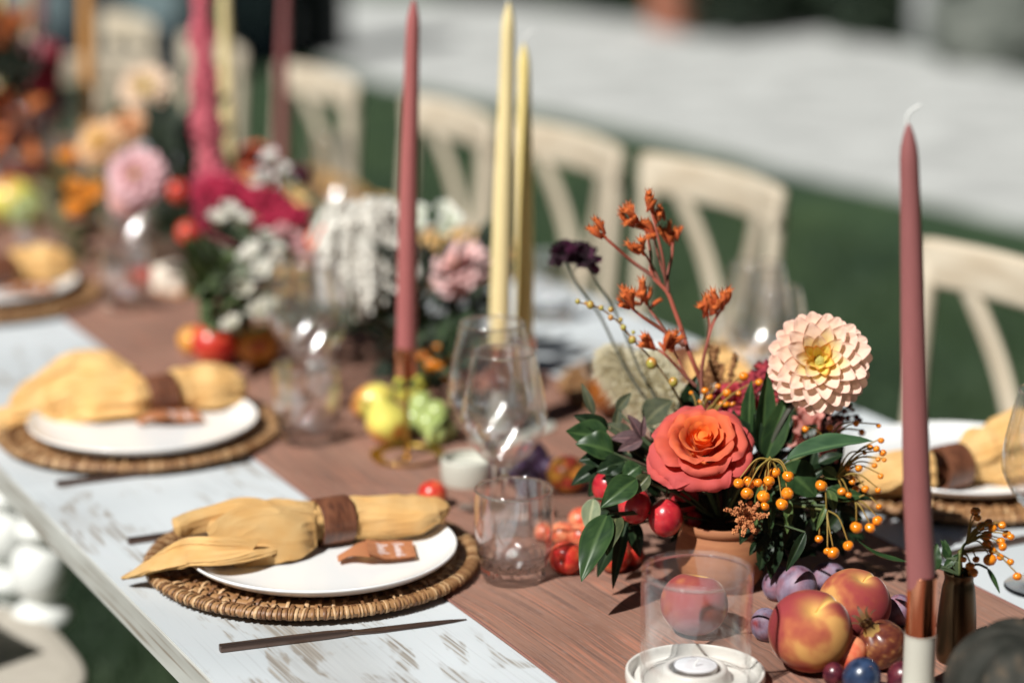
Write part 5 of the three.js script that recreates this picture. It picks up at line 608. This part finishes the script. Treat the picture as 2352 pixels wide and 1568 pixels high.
sprig('leafy_branch', 'olive and purple tinged leaves left above the rose', MOUTH, [
  [1482, 972, 1546, 920, 70, { d: 0.02, cols: G3, curl: 0.25, fold: 0.4 }], [1416, 942, 1450, 902, 26, { d: 0.0, cols: G3, curl: 0.3 }], [1412, 985, 1424, 925, 22, { d: 0, cols: G3 }], [1364, 952, 1336, 880, 22, { d: 0.0, cols: G3 }], [1474, 1004, 1442, 952, 30, { d: -0.03, cols: GP, fold: 0.5 }], [1476, 1008, 1402, 1008, 36, { d: -0.03, cols: GP }], [1476, 1010, 1420, 1035, 30, { d: -0.035, cols: GP }], [1476, 1004, 1480, 955, 18, { d: -0.03, cols: GP, fold: 0.7 }], [1450, 1010, 1396, 972, 40, { d: -0.01, cols: G3 }], [1440, 1040, 1385, 1005, 40, { d: 0, cols: GK }], [1480, 1050, 1440, 1020, 34, { d: -0.02, cols: GK }]], { mat: softLeafMat, cols: G3 });
sprig('leafy_branch', 'upright glossy dark leaves between rose and dahlia', MOUTH, [
  [1752, 1048, 1764, 846, 60, { d: -0.03, d1: -0.04, fold: 0.55, curl: -0.06, n: toCam.clone().addScaledVector(RIGHT, 0.35) }], [1760, 1055, 1812, 900, 62, { d: -0.035, fold: 0.5, curl: 0.05 }], [1722, 1000, 1727, 872, 40, { d: -0.02, fold: 0.55, n: toCam.clone().addScaledVector(RIGHT, -0.5).addScaledVector(UP, 0.6) }], [1572, 958, 1604, 858, 50, { d: 0.02, cols: GK, fold: 0.4, curl: 0.1 }], [1570, 970, 1590, 890, 40, { d: 0.03, cols: GK }], [1738, 1010, 1748, 930, 44, { d: 0.0, cols: GK }], [1775, 1060, 1790, 970, 40, { d: -0.01, cols: GK }]]);
sprig('leafy_branch', 'long glossy leaf pointing right below the dahlia', MOUTH, [[1806, 1056, 2006, 1014, 72, { d: -0.08, d1: -0.07, fold: 0.5, curl: 0.1, pw: 0.95, n: UP.clone().addScaledVector(toCam, 0.35), cols: [[0.025, 0.06, 0.028], [0.06, 0.12, 0.055]] }], [1798, 1070, 1875, 1140, 92, { d: -0.06, cols: G1, fold: 0.35 }], [1890, 1075, 1925, 1100, 30, { d: -0.06, cols: G2 }], [1902, 1125, 1918, 1176, 26, { d: -0.06, cols: G2 }], [1915, 1140, 1985, 1140, 34, { d: -0.05, cols: G1 }], [1905, 1120, 1960, 1145, 30, { d: -0.055, cols: G1 }]]);
sprig('leafy_branch', 'narrow dark leaves trailing over the right side of the pot', MOUTH, [[1750, 1110, 1735, 1215, 22, { d: -0.08, cols: G2 }], [1775, 1120, 1770, 1235, 20, { d: -0.08, cols: G1 }], [1815, 1150, 1808, 1225, 22, { d: -0.08, cols: G2 }], [1870, 1150, 1868, 1200, 18, { d: -0.07, cols: G2 }], [1898, 1160, 1876, 1218, 12, { d: -0.08, cols: G2 }], [1850, 1222, 1806, 1312, 30, { d: -0.1, cols: GK, fold: 0.6 }], [1800, 1215, 1728, 1240, 30, { d: -0.07, cols: GK }], [1745, 1240, 1722, 1275, 20, { d: -0.07, cols: GK }], [1765, 1225, 1745, 1310, 40, { d: -0.075, cols: GK }], [1790, 1230, 1770, 1330, 40, { d: -0.07, cols: GK }], [1840, 1165, 1800, 1260, 50, { d: -0.06, cols: GK }], [1880, 1180, 1850, 1260, 40, { d: -0.05, cols: GK }], [1930, 1180, 1890, 1230, 40, { d: -0.03, cols: GK }], [1735, 1180, 1700, 1250, 34, { d: -0.07, cols: GK }], [1760, 1180, 1775, 1260, 40, { d: -0.07, cols: GK }]]);
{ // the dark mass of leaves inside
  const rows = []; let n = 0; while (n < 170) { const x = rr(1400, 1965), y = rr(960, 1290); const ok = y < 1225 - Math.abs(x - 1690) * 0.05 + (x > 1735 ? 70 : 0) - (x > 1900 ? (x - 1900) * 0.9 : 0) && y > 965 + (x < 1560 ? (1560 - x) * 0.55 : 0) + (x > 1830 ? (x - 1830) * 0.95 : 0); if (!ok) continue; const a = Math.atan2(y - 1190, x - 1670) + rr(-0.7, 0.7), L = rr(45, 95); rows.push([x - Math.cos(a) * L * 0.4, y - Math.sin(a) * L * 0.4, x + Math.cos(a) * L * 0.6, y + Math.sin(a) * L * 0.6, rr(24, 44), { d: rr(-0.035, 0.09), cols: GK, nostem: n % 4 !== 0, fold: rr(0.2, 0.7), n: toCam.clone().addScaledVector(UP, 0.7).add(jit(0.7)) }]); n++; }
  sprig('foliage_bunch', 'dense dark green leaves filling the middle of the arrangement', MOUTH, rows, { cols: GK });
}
// crab apples on the branch
[[1458, 1161, 40, -0.06, 'crab apple hanging brightest below the folded leaf'], [1529, 1189, 42, -0.06, 'crab apple half shaded just left of the pot rim'], [1571, 1143, 36, -0.02, 'crab apple tucked right under the rose'], [1396, 1118, 38, -0.03, 'dark crab apple half hidden behind the round leaf'], [1590, 1196, 26, -0.02, 'darkest crab apple on the pot rim under the rose']].forEach(([x, y, r, d, l]) => { const c = A3(x, y, d), R = r * mpp(ZP + d), t = fruit('grape', 'crab', 'crab_apple', l, 'crab apple', c, R, view(rr(-0.4, 0.2), 1, 0), 'crab apples hanging by the pot'); wpart('stalk', tube([c.clone().add(V3(0, R * 0.9, 0)), c.clone().add(V3(0.006, R * 0.9 + 0.015, -0.004)), MOUTH.clone().lerp(c, 0.4).add(V3(0, 0.03, 0))], 0.001, { col: () => [0.08, 0.05, 0.03] }), stemMat, t); });
{ // pampas, pink-red celosia, coral lily, dry grass behind
  const pm = phy({ vertexColors: true, side: THREE.DoubleSide, roughness: 1, transmission: 0.5, thickness: 0 });
  const plume = (label, ax, wid, n, cols) => { const P = ax.map(([x, y, d]) => A3(x, y, d)), cv = new THREE.CatmullRomCurve3(P), t = thing('pampas_plume', label, 'pampas grass', P[P.length - 1], 'cream pampas plumes'), L = []; for (let i = 0; i < n; i++) { const k = Math.pow(rnd(), 0.8), o = cv.getPoint(k), T_ = cv.getTangent(k), dir = jit(1).normalize().addScaledVector(T_, -0.5).normalize(), l = wid * (0.35 + 0.65 * Math.sin(PI * clamp(k * 0.85 + 0.1))) * rr(0.5, 1.1), e = o.clone().addScaledVector(dir, l).addScaledVector(UP, -0.25 * l), m = o.clone().lerp(e, 0.5).addScaledVector(UP, 0.1 * l), w = jit(0.0009); const g = new THREE.BufferGeometry(); g.setAttribute('position', new THREE.Float32BufferAttribute([o.x, o.y, o.z, m.x + w.x, m.y + w.y, m.z + w.z, e.x, e.y, e.z, o.x, o.y, o.z, e.x, e.y, e.z, m.x - w.x, m.y - w.y, m.z - w.z], 3)); g.computeVertexNormals(); L.push(paint(g, mixC(cols[0], cols[1], rnd()))); } const f = wpart('fluff', mergeGeometries(L), pm, t); f.userData.kind = 'stuff'; wpart('stem', tube([...P].concat([MOUTH]), 0.0016, { col: () => [0.3, 0.25, 0.12] }), stemMat, t); };
  plume('cream pampas plume behind the olive leaves', [[1400, 815, 0.16], [1440, 845, 0.15], [1490, 900, 0.13], [1545, 985, 0.1]], 0.036, 5600, [[0.78, 0.72, 0.54], [0.92, 0.88, 0.74]]);
  plume('shorter cream pampas plume beside the bud twig', [[1500, 815, 0.15], [1520, 860, 0.13], [1548, 930, 0.11], [1570, 990, 0.08]], 0.026, 2800, [[0.74, 0.68, 0.5], [0.9, 0.86, 0.7]]);
  const ce = A3(1738, 888, 0.05), t = thing('celosia', 'magenta red celosia head between the glossy leaves', 'celosia', ce); wpart('head', fluff([A3(1712, 905, 0.05), A3(1738, 872, 0.05), A3(1762, 850, 0.05), A3(1765, 920, 0.05)], 0.011, 900, 0.0016, [[0.2, 0.012, 0.035], [0.5, 0.06, 0.07]]), std({ vertexColors: true, roughness: 0.9 }), t); wpart('stem', tube([ce, MOUTH], 0.002, { col: () => [0.12, 0.04, 0.03] }), stemMat, t);
  const cf = A3(1868, 1002, 0.05); dahlia('coral pink flower half hidden under the dahlia', cf, view(0.3, 0.5, 0.6), 0.036, { base: [0.6, 0.1, 0.08], mid: [0.7, 0.25, 0.2], body: [0.75, 0.36, 0.3], tip: [0.7, 0.14, 0.12], tipIn: [0.7, 0.2, 0.1] }, { n: 30, name: 'coral_flower', cat: 'flower', to: MOUTH });
  const of = A3(1690, 925, 0.06); rose('deep pink flower peeping out between rose and celosia', of, view(0, 0.7, 0.5), 0.026, [[0.55, 0.06, 0.07], [0.5, 0.05, 0.08]], { name: 'pink_flower', cat: 'flower', to: MOUTH });
  const dg = thing('dry_grass', 'brown dry seed spikes between kangaroo paw stems', 'dry grass', A3(1640, 1000, 0.07)); [[1640, 800, 1638, 950], [1628, 840, 1634, 960], [1660, 835, 1645, 960], [1690, 812, 1655, 970], [1612, 842, 1630, 960]].forEach(([a, b, c, d], i) => { wpart('spikelet', fluff([A3(a, b, 0.07), A3((a + c) / 2, (b + d) / 2, 0.07)], i === 0 ? 0.0055 : 0.003, i === 0 ? 240 : 90, 0.0014, [[0.16, 0.06, 0.02], [0.4, 0.2, 0.08]]), std({ vertexColors: true, roughness: 0.9 }), dg); wpart('stem', tube([A3(a, b, 0.07), A3(c, d, 0.07), MOUTH], 0.0008, { col: () => [0.2, 0.1, 0.04] }), stemMat, dg); });
}
{ // bronze bud vase with berries, lower right
  const p = spot(2194, 1522, T).setY(T + 0.002), t = thing('bud_vase', 'dark bronze bud vase behind the nearest candle holder', 'bud vase', p);
  part('body', lathe(smoothProfile([[0, 0], [0.013, 0], [0.0165, 0.004], [0.0172, 0.02], [0.0165, 0.045], [0.0145, 0.066], [0.0125, 0.076], [0.0135, 0.082], [0.0122, 0.082], [0.0108, 0.074], [0, 0.06]], 60), 48), phy({ color: lin(0.1, 0.065, 0.035), metalness: 0.9, roughness: 0.35 }), t);
  const V0 = p.clone().add(V3(0, 0.08, 0)), dv = depthOf(V0) - ZP, x8 = (X, Y) => [(2000 + X / 3.136) * 0.9408, (950 + Y / 3.136) * 0.9408];
  const b8 = (rows) => rows.map(([X, Y, r, d]) => [...x8(X, Y), r * 0.3, d]);
  berrySprig('orange berries of the bud vase beside the pumpkin', x8(1130, 1180), b8([[1200, 935, 38], [1215, 985, 30], [1240, 1050, 34], [1300, 1022, 32], [1330, 1065, 34], [1285, 1120, 42], [1290, 1185, 38], [1330, 1235, 30], [1395, 1165, 34], [1410, 1205, 34], [1310, 1305, 50], [1390, 1285, 28], [1405, 1040, 30], [1440, 1110, 34], [1470, 1130, 30]]), { dz: dv, back: V0 });
  berrySprig('lower orange berries of the bud vase hanging over its lip', x8(1080, 1250), b8([[1108, 1302, 26], [1205, 1302, 28], [1158, 1355, 36], [1180, 1405, 40], [1105, 1490, 42], [1468, 1322, 28], [1520, 1432, 34], [1030, 1385, 30, 0.01], [1015, 1490, 30, 0.01]]), { dz: dv, back: V0, via: undefined });
  sprig('leafy_branch', 'fresh green leaves in the bud vase beside the mauve candle', V0, [[845, 1400, 905, 1180, 130], [980, 1300, 960, 1150, 70], [960, 1370, 1070, 1260, 60], [1060, 1330, 1100, 1230, 50], [1290, 1370, 1385, 1560, 36], [700, 1400, 900, 1350, 60], [1010, 1290, 935, 1155, 50]].map(([a, b, c, d, w]) => [...x8(a, b), ...x8(c, d), w * 0.3, { d: dv, cols: G1 }]), {});
  sprig('leafy_branch', 'single arched green leaf left of the mauve candle', V0, [[...x8(660, 1320), ...x8(290, 1150), 30, { d: dv + 0.02, cols: G1, curl: -0.25, fold: 0.4, n: UP.clone() }]], {});
}

// ---------- the second arrangement: white amaranth, pink rose, freesias ----------
function bloomSpray(name, label, cat, pts, R, cols, base, { petals = 6, group } = {}) { // open cups on one stem
  const c0 = at(...pts[0]), t = thing(name, label, cat, c0, group), g = mergeGeometries(Array.from({ length: petals }, (_, i) => { const q = sheet(6, 8, (u, v) => { const x = u * 2 - 1, w = R * 0.34 * Math.sin(0.25 + v * 2.5); return [x * w, R * (0.15 + 0.85 * Math.sin(v * 1.3)), R * (0.1 + 0.55 * v * v) + Math.abs(x) * w * 0.25]; }, (u, v) => mixC(cols[0], cols[1], v)); q.rotateY(i / petals * 2 * PI); return q; }));
  pts.forEach(([x, y, d]) => { const m = part('bloom', g, petalMat, t); m.position.copy(at(x, y, d)).sub(c0); aim(m, view(rr(-0.5, 0.5), 1, rr(0.1, 0.9)), rr(0, 6)); m.scale.setScalar(rr(0.8, 1.15)); });
  wpart('stem', mergeGeometries(pts.map(([x, y, d]) => tube([at(x, y, d), at(x, y, d).lerp(base, 0.5).add(V3(0, 0.02, 0)), base], 0.0014, { col: () => [0.06, 0.11, 0.04] }))), stemMat, t); return t;
}
function bunch(name, label, n, box, zr, size, cols, base, { mat = softLeafMat, cat = 'foliage' } = {}) {
  const t = thing(name, label, cat, base), st = []; for (let i = 0; i < n; i++) { const x = rr(box[0], box[2]), y = rr(box[1], box[3]), z = rr(...zr), A = at(x, y, z), dir = A.clone().sub(base).normalize().add(jit(0.7)).normalize(), L = rr(0.7, 1.3) * size; wpart('leaf', leafGeo(A, A.clone().addScaledVector(dir, L), L * rr(0.3, 0.5), { cols, n: toCam.clone().addScaledVector(UP, 0.6).add(jit(0.6)), fold: rr(0.2, 0.6) }), mat, t); if (i % 3 === 0) st.push(tube([base, base.clone().lerp(A, 0.6).add(V3(0, 0.01, 0)), A], 0.0013, { rad: 5, col: () => [0.05, 0.08, 0.03] })); }
  wpart('stem', mergeGeometries(st), stemMat, t); return t;
}
const Z2 = 2.96, B2 = spot(960, 850, T).setY(T + 0.002);
{ const t = thing('flower_pot', 'dark blurred pot under the white amaranth and pink bloom', 'flower pot', B2); part('body', lathe(smoothProfile([[0, 0], [0.038, 0], [0.05, 0.02], [0.052, 0.04], [0.045, 0.06], [0.043, 0.062], [0.043, 0.056], [0, 0.05]], 40), 48), std({ color: lin(0.08, 0.05, 0.035), roughness: 0.8 }), t); part('moss', paint(warp(new THREE.SphereGeometry(0.042, 24, 12), (x, y, z) => [x, y * 0.3 + 0.055, z]), [0.02, 0.03, 0.015]), std({ vertexColors: true, roughness: 1 }), t); }
const M2 = B2.clone().add(V3(0, 0.06, 0));
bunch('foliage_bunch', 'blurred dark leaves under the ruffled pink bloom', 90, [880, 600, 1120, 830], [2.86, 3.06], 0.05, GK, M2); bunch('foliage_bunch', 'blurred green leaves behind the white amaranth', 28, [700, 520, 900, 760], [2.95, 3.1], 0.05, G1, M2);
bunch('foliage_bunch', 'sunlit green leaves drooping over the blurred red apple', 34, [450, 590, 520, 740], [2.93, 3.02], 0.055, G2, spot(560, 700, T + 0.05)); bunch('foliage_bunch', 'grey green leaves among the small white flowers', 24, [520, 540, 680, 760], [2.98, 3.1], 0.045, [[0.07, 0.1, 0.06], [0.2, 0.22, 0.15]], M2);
const PINK = { base: [0.75, 0.35, 0.3], mid: [0.8, 0.45, 0.42], body: [0.8, 0.5, 0.5], tip: [0.82, 0.58, 0.58], tipIn: [0.75, 0.36, 0.34] };
dahlia('blurred ruffled blush pink bloom right of the mauve candle', at(1055, 618, Z2 - 0.07), view(-0.45, 0.6, 0.5), 0.041, { base: [0.8, 0.42, 0.36], mid: [0.82, 0.48, 0.44], body: [0.84, 0.56, 0.54], tip: [0.85, 0.62, 0.62], tipIn: [0.8, 0.44, 0.4] }, { n: 90, to: M2, name: 'peony', cat: 'peony', max: 2.2 });
rose('blurred bright coral rose beside the white amaranth', at(738, 548, Z2 - 0.01), view(-0.1, 0.6, 0.7), 0.021, [[0.85, 0.13, 0.04], [0.85, 0.2, 0.08]], { to: M2 });
bloomSpray('freesia', 'white freesia blooms just behind the mauve candle', 'freesia', [[965, 505, 3.0], [960, 530, 2.98], [1020, 495, 3.02], [1035, 525, 3.0], [1010, 540, 3.0], [968, 600, 2.95], [972, 640, 2.95], [965, 680, 2.95]], 0.021, [[0.5, 0.58, 0.3], [0.84, 0.83, 0.8]], M2, { group: 'white freesias' });
bloomSpray('freesia', 'white freesia blooms in front of the crimson celosia', 'freesia', [[520, 500, 3.05], [545, 525, 3.02], [500, 525, 3.05], [600, 560, 3.02], [590, 590, 3.0], [625, 615, 3.0], [605, 640, 2.98], [640, 590, 3.0], [570, 610, 3.0]], 0.02, [[0.5, 0.5, 0.36], [0.84, 0.8, 0.75]], M2, { group: 'white freesias' });
bloomSpray('freesia', 'pale freesia blooms low over the blurred nectarine', 'freesia', [[620, 720, 2.95], [600, 735, 2.93], [640, 730, 2.93], [545, 765, 2.9], [530, 690, 2.95], [560, 680, 2.95]], 0.02, [[0.4, 0.4, 0.26], [0.7, 0.66, 0.58]], M2, { group: 'white freesias' });
bloomSpray('freesia', 'lilac white freesia blooms above the crimson celosia', 'freesia', [[600, 420, 3.15], [620, 435, 3.15], [640, 400, 3.15], [650, 430, 3.15], [595, 445, 3.15], [630, 380, 3.16]], 0.02, [[0.5, 0.55, 0.35], [0.82, 0.74, 0.78]], M2, { group: 'white freesias' });
bloomSpray('astrantia', 'dusty mauve blooms between coral rose and white freesias', 'flower', [[690, 595, 2.98], [715, 615, 2.97], [670, 560, 3.0], [655, 545, 3.0], [700, 570, 3.0]], 0.02, [[0.35, 0.1, 0.12], [0.6, 0.34, 0.34]], M2);
bloomSpray('orange_daisy', 'yellow orange blooms left of the white amaranth', 'daisy', [[665, 640, 2.98], [690, 650, 2.96], [680, 680, 2.96], [700, 700, 2.95], [660, 700, 2.95], [720, 640, 3.0]], 0.02, [[0.6, 0.35, 0.06], [0.72, 0.46, 0.22]], M2);
{ const t = thing('white_amaranth', 'cream strands of hanging amaranth beside the mauve candle', 'amaranth', at(840, 500, Z2)); const strands = []; for (let i = 0; i < 80; i++) { const x = 840 + rr(-88, 88), y = i < 40 ? rr(466, 520) : rr(500, 620), dx = (x - 835) * 0.35 + rr(-12, 12), l = rr(110, 250) * (1 - Math.abs(x - 840) / 240) * (i < 40 ? 1 : 0.62), d = Z2 + rr(-0.08, 0.0); wpart('strand', fluff([at(838 + (x - 838) * 0.7, y - 12, d), at(x, y, d), at(x + dx * 0.6, y + l * 0.5, d), at(x + dx, y + l, d)], (k) => 0.0062 * (1 - 0.5 * k), 120, 0.0023, [[0.6, 0.56, 0.5], [0.88, 0.86, 0.8]]), std({ vertexColors: true, roughness: 0.95 }), t); } wpart('stem', tube([at(838, 500, Z2), at(860, 640, Z2), M2], 0.0022, { col: () => [0.12, 0.16, 0.06] }), stemMat, t); }
function celosia(label, pts, r, n, cols, base, name = 'celosia') { const P = pts.map((q) => at(...q)), t = thing(name, label, 'celosia', P[0]); wpart('plume', fluff(P, r, n, 0.0032, cols), std({ vertexColors: true, roughness: 0.95 }), t); wpart('stem', tube([P[P.length - 1], base], 0.0025, { col: () => [0.2, 0.05, 0.05] }), stemMat, t); return t; }
const CRIM = [[0.2, 0.006, 0.025], [0.48, 0.02, 0.07]];
celosia('crimson crested celosia in the middle of the blurred flowers', [[450, 450, 3.2], [520, 440, 3.15], [580, 455, 3.12], [640, 480, 3.1], [690, 505, 3.08], [640, 520, 3.08], [600, 525, 3.08]], (k) => 0.009 + 0.016 * Math.abs(Math.sin(k * 10.5)), 2300, CRIM, M2);
celosia('smaller dark crimson celosia tuft under the crested one', [[470, 480, 3.12], [480, 505, 3.1], [460, 530, 3.1]], (k) => 0.012 + 0.008 * Math.sin(k * 5), 700, [[0.1, 0.004, 0.014], [0.34, 0.016, 0.05]], M2);
celosia('rosy tuft of celosia at the foot of the pink plume', [[480, 415, 3.22], [520, 425, 3.2], [455, 430, 3.2]], 0.016, 700, [[0.34, 0.03, 0.07], [0.62, 0.1, 0.16]], M2);
bunch('foliage_bunch', 'blurred orange berried greenery right of the brass stick', 40, [940, 780, 1080, 880], [2.72, 2.84], 0.04, G1, spot(1000, 900, T));
berrySprig('blurred orange berries right of the brass stick', [1010, 850], [[1003, 806, 17], [990, 838, 18], [1012, 835, 16], [975, 812, 12], [1045, 838, 14], [1030, 860, 15], [1085, 812, 12], [1075, 845, 12], [960, 825, 12]], { dz: 2.78 - ZP, back: spot(1010, 900, T) });
bloomSpray('peach_flower', 'small salmon blooms seen through the wine glasses', 'flower', [[1080, 885, 2.7], [1100, 900, 2.7], [1060, 900, 2.7], [1120, 890, 2.7]], 0.017, [[0.6, 0.25, 0.12], [0.75, 0.35, 0.25]], spot(1090, 950, T));

// ---------- the third arrangement: pink plume, dahlias, rose hips ----------
const B3 = spot(420, 640, T).setY(T + 0.002), M3 = B3.clone().add(V3(0, 0.07, 0));
{ const t = thing('flower_pot', 'dark blurred pot under the pink dahlia', 'flower pot', B3); part('body', lathe(smoothProfile([[0, 0], [0.042, 0], [0.055, 0.025], [0.055, 0.05], [0.047, 0.07], [0.045, 0.064], [0, 0.06]], 40), 40), std({ color: lin(0.09, 0.05, 0.03), roughness: 0.8 }), t); part('moss', paint(warp(new THREE.SphereGeometry(0.045, 24, 12), (x, y, z) => [x, y * 0.3 + 0.062, z]), [0.02, 0.03, 0.015]), std({ vertexColors: true, roughness: 1 }), t); }
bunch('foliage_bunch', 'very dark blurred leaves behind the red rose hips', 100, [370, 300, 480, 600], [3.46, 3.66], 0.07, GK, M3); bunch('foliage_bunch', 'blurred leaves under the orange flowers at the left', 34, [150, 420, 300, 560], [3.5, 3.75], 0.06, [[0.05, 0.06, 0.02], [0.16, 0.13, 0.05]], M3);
celosia('tall fluffy pink celosia plume beside the yellow taper', [[462, -40, 3.4], [462, 60, 3.4], [470, 160, 3.4], [472, 260, 3.4], [480, 360, 3.4], [492, 440, 3.38]], (k) => 0.008 + 0.013 * Math.sin(k * 2.6) + 0.004 * Math.sin(k * 30), 3200, [[0.42, 0.06, 0.1], [0.7, 0.2, 0.24]], M3);
dahlia('blurred round pink dahlia at the left of the dark leaves', at(314, 405, 3.3), view(-0.2, 0.5, 0.8), 0.045, { base: [0.78, 0.45, 0.42], mid: [0.8, 0.5, 0.5], body: [0.82, 0.54, 0.56], tip: [0.83, 0.6, 0.64], tipIn: [0.78, 0.45, 0.45] }, { n: 90, to: M3 });
rose('paler pink bloom tucked under the round pink dahlia', at(290, 455, 3.32), view(-0.3, 0.2, 0.8), 0.032, [[0.78, 0.42, 0.36], [0.8, 0.5, 0.48]], { to: M3 });
dahlia('blurred cream dahlia in front of the pale far chair', at(335, 205, 3.75), view(-0.1, 0.55, 0.8), 0.045, { base: [0.8, 0.65, 0.2], mid: [0.84, 0.7, 0.4], body: [0.84, 0.68, 0.52], tip: [0.85, 0.66, 0.55], tipIn: [0.8, 0.62, 0.2] }, { n: 80, to: M3 });
dahlia('blurred yellow peach dahlia left of the round pink one', at(232, 330, 3.7), view(-0.3, 0.6, 0.6), 0.042, { base: [0.82, 0.55, 0.06], mid: [0.84, 0.6, 0.18], body: [0.84, 0.6, 0.36], tip: [0.82, 0.48, 0.26], tipIn: [0.84, 0.55, 0.08] }, { n: 80, to: M3 });
rose('blurred peach bloom between cream dahlia and round pink dahlia', at(292, 295, 3.72), view(0.1, 0.6, 0.6), 0.035, [[0.82, 0.45, 0.2], [0.84, 0.5, 0.3]], { to: M3 });
bloomSpray('orange_daisy', 'vivid orange blooms left of the round pink dahlia', 'daisy', [[175, 445, 3.5], [195, 470, 3.48], [170, 490, 3.5], [150, 415, 3.55], [165, 385, 3.6], [190, 505, 3.45], [210, 455, 3.5]], 0.026, [[0.5, 0.14, 0.01], [0.78, 0.28, 0.02]], M3);
rose('blurred coral rose behind the yellow taper', at(583, 370, 3.55), view(0.1, 0.6, 0.7), 0.032, [[0.84, 0.15, 0.06], [0.84, 0.24, 0.13]], { to: M3 });
[[408, 440, 30, 'upper of two bright red rose hips'], [430, 536, 32, 'lower of two bright red rose hips']].forEach(([x, y, r, l]) => { const c = at(x, y, 3.3); const t = fruit('grape', 'red', 'rose_hip', l + ' against dark leaves', 'rose hip', c, r * mpp(3.3) * 0.85, view(0, 1, 0), 'red rose hips'); wpart('stalk', tube([c.clone().add(V3(0, 0.015, 0)), c.clone().add(V3(0.01, 0.03, -0.02)), M3], 0.0014, { col: () => [0.05, 0.06, 0.03] }), stemMat, t); });
{ const c = at(636, 395, 3.3), t = thing('scabiosa', 'small dark burgundy head beside the lilac white freesia', 'scabiosa', at(690, 402, 3.2)); wpart('head', fluff([at(688, 402, 3.2)], 0.014, 300, 0.003, [[0.03, 0.004, 0.01], [0.1, 0.01, 0.03]]), std({ vertexColors: true, roughness: 0.9 }), t); wpart('stem', tube([at(688, 402, 3.2), M2], 0.0013, { col: () => [0.06, 0.03, 0.02] }), stemMat, t); }

// ---------- the fourth arrangement at the far left ----------
const B4 = spot(60, 430, T).setY(T + 0.002), M4 = B4.clone().add(V3(0, 0.08, 0));
{ const t = thing('flower_pot', 'dark pot of the farthest flowers at the left frame edge', 'flower pot', B4); part('body', lathe(smoothProfile([[0, 0], [0.042, 0], [0.055, 0.025], [0.055, 0.05], [0.047, 0.07], [0.045, 0.064], [0, 0.06]], 40), 40), std({ color: lin(0.09, 0.04, 0.03), roughness: 0.8 }), t); }
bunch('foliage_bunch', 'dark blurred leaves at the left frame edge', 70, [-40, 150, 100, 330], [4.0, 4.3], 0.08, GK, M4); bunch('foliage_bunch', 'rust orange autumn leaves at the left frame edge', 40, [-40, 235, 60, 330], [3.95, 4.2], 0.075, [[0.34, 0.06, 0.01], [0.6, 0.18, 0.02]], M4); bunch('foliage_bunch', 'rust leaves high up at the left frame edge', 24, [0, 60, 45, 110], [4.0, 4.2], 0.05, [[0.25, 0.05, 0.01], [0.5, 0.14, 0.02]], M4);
rose('blurred small pink rose high at the far left', at(72, 122, 4.1), view(-0.2, 0.5, 0.8), 0.034, [[0.76, 0.4, 0.42], [0.8, 0.5, 0.54]], { to: M4 });
celosia('dark red celosia plume at the far left', [[110, 120, 4.1], [104, 200, 4.1], [90, 270, 4.1], [80, 340, 4.1]], 0.028, 1600, [[0.2, 0.01, 0.025], [0.42, 0.03, 0.06]], M4);
celosia('mauve brown celosia low at the far left', [[20, 340, 4.0], [50, 370, 4.0], [40, 420, 3.95]], 0.035, 1200, [[0.15, 0.03, 0.03], [0.4, 0.14, 0.1]], M4);

renderer.render(scene, camera);
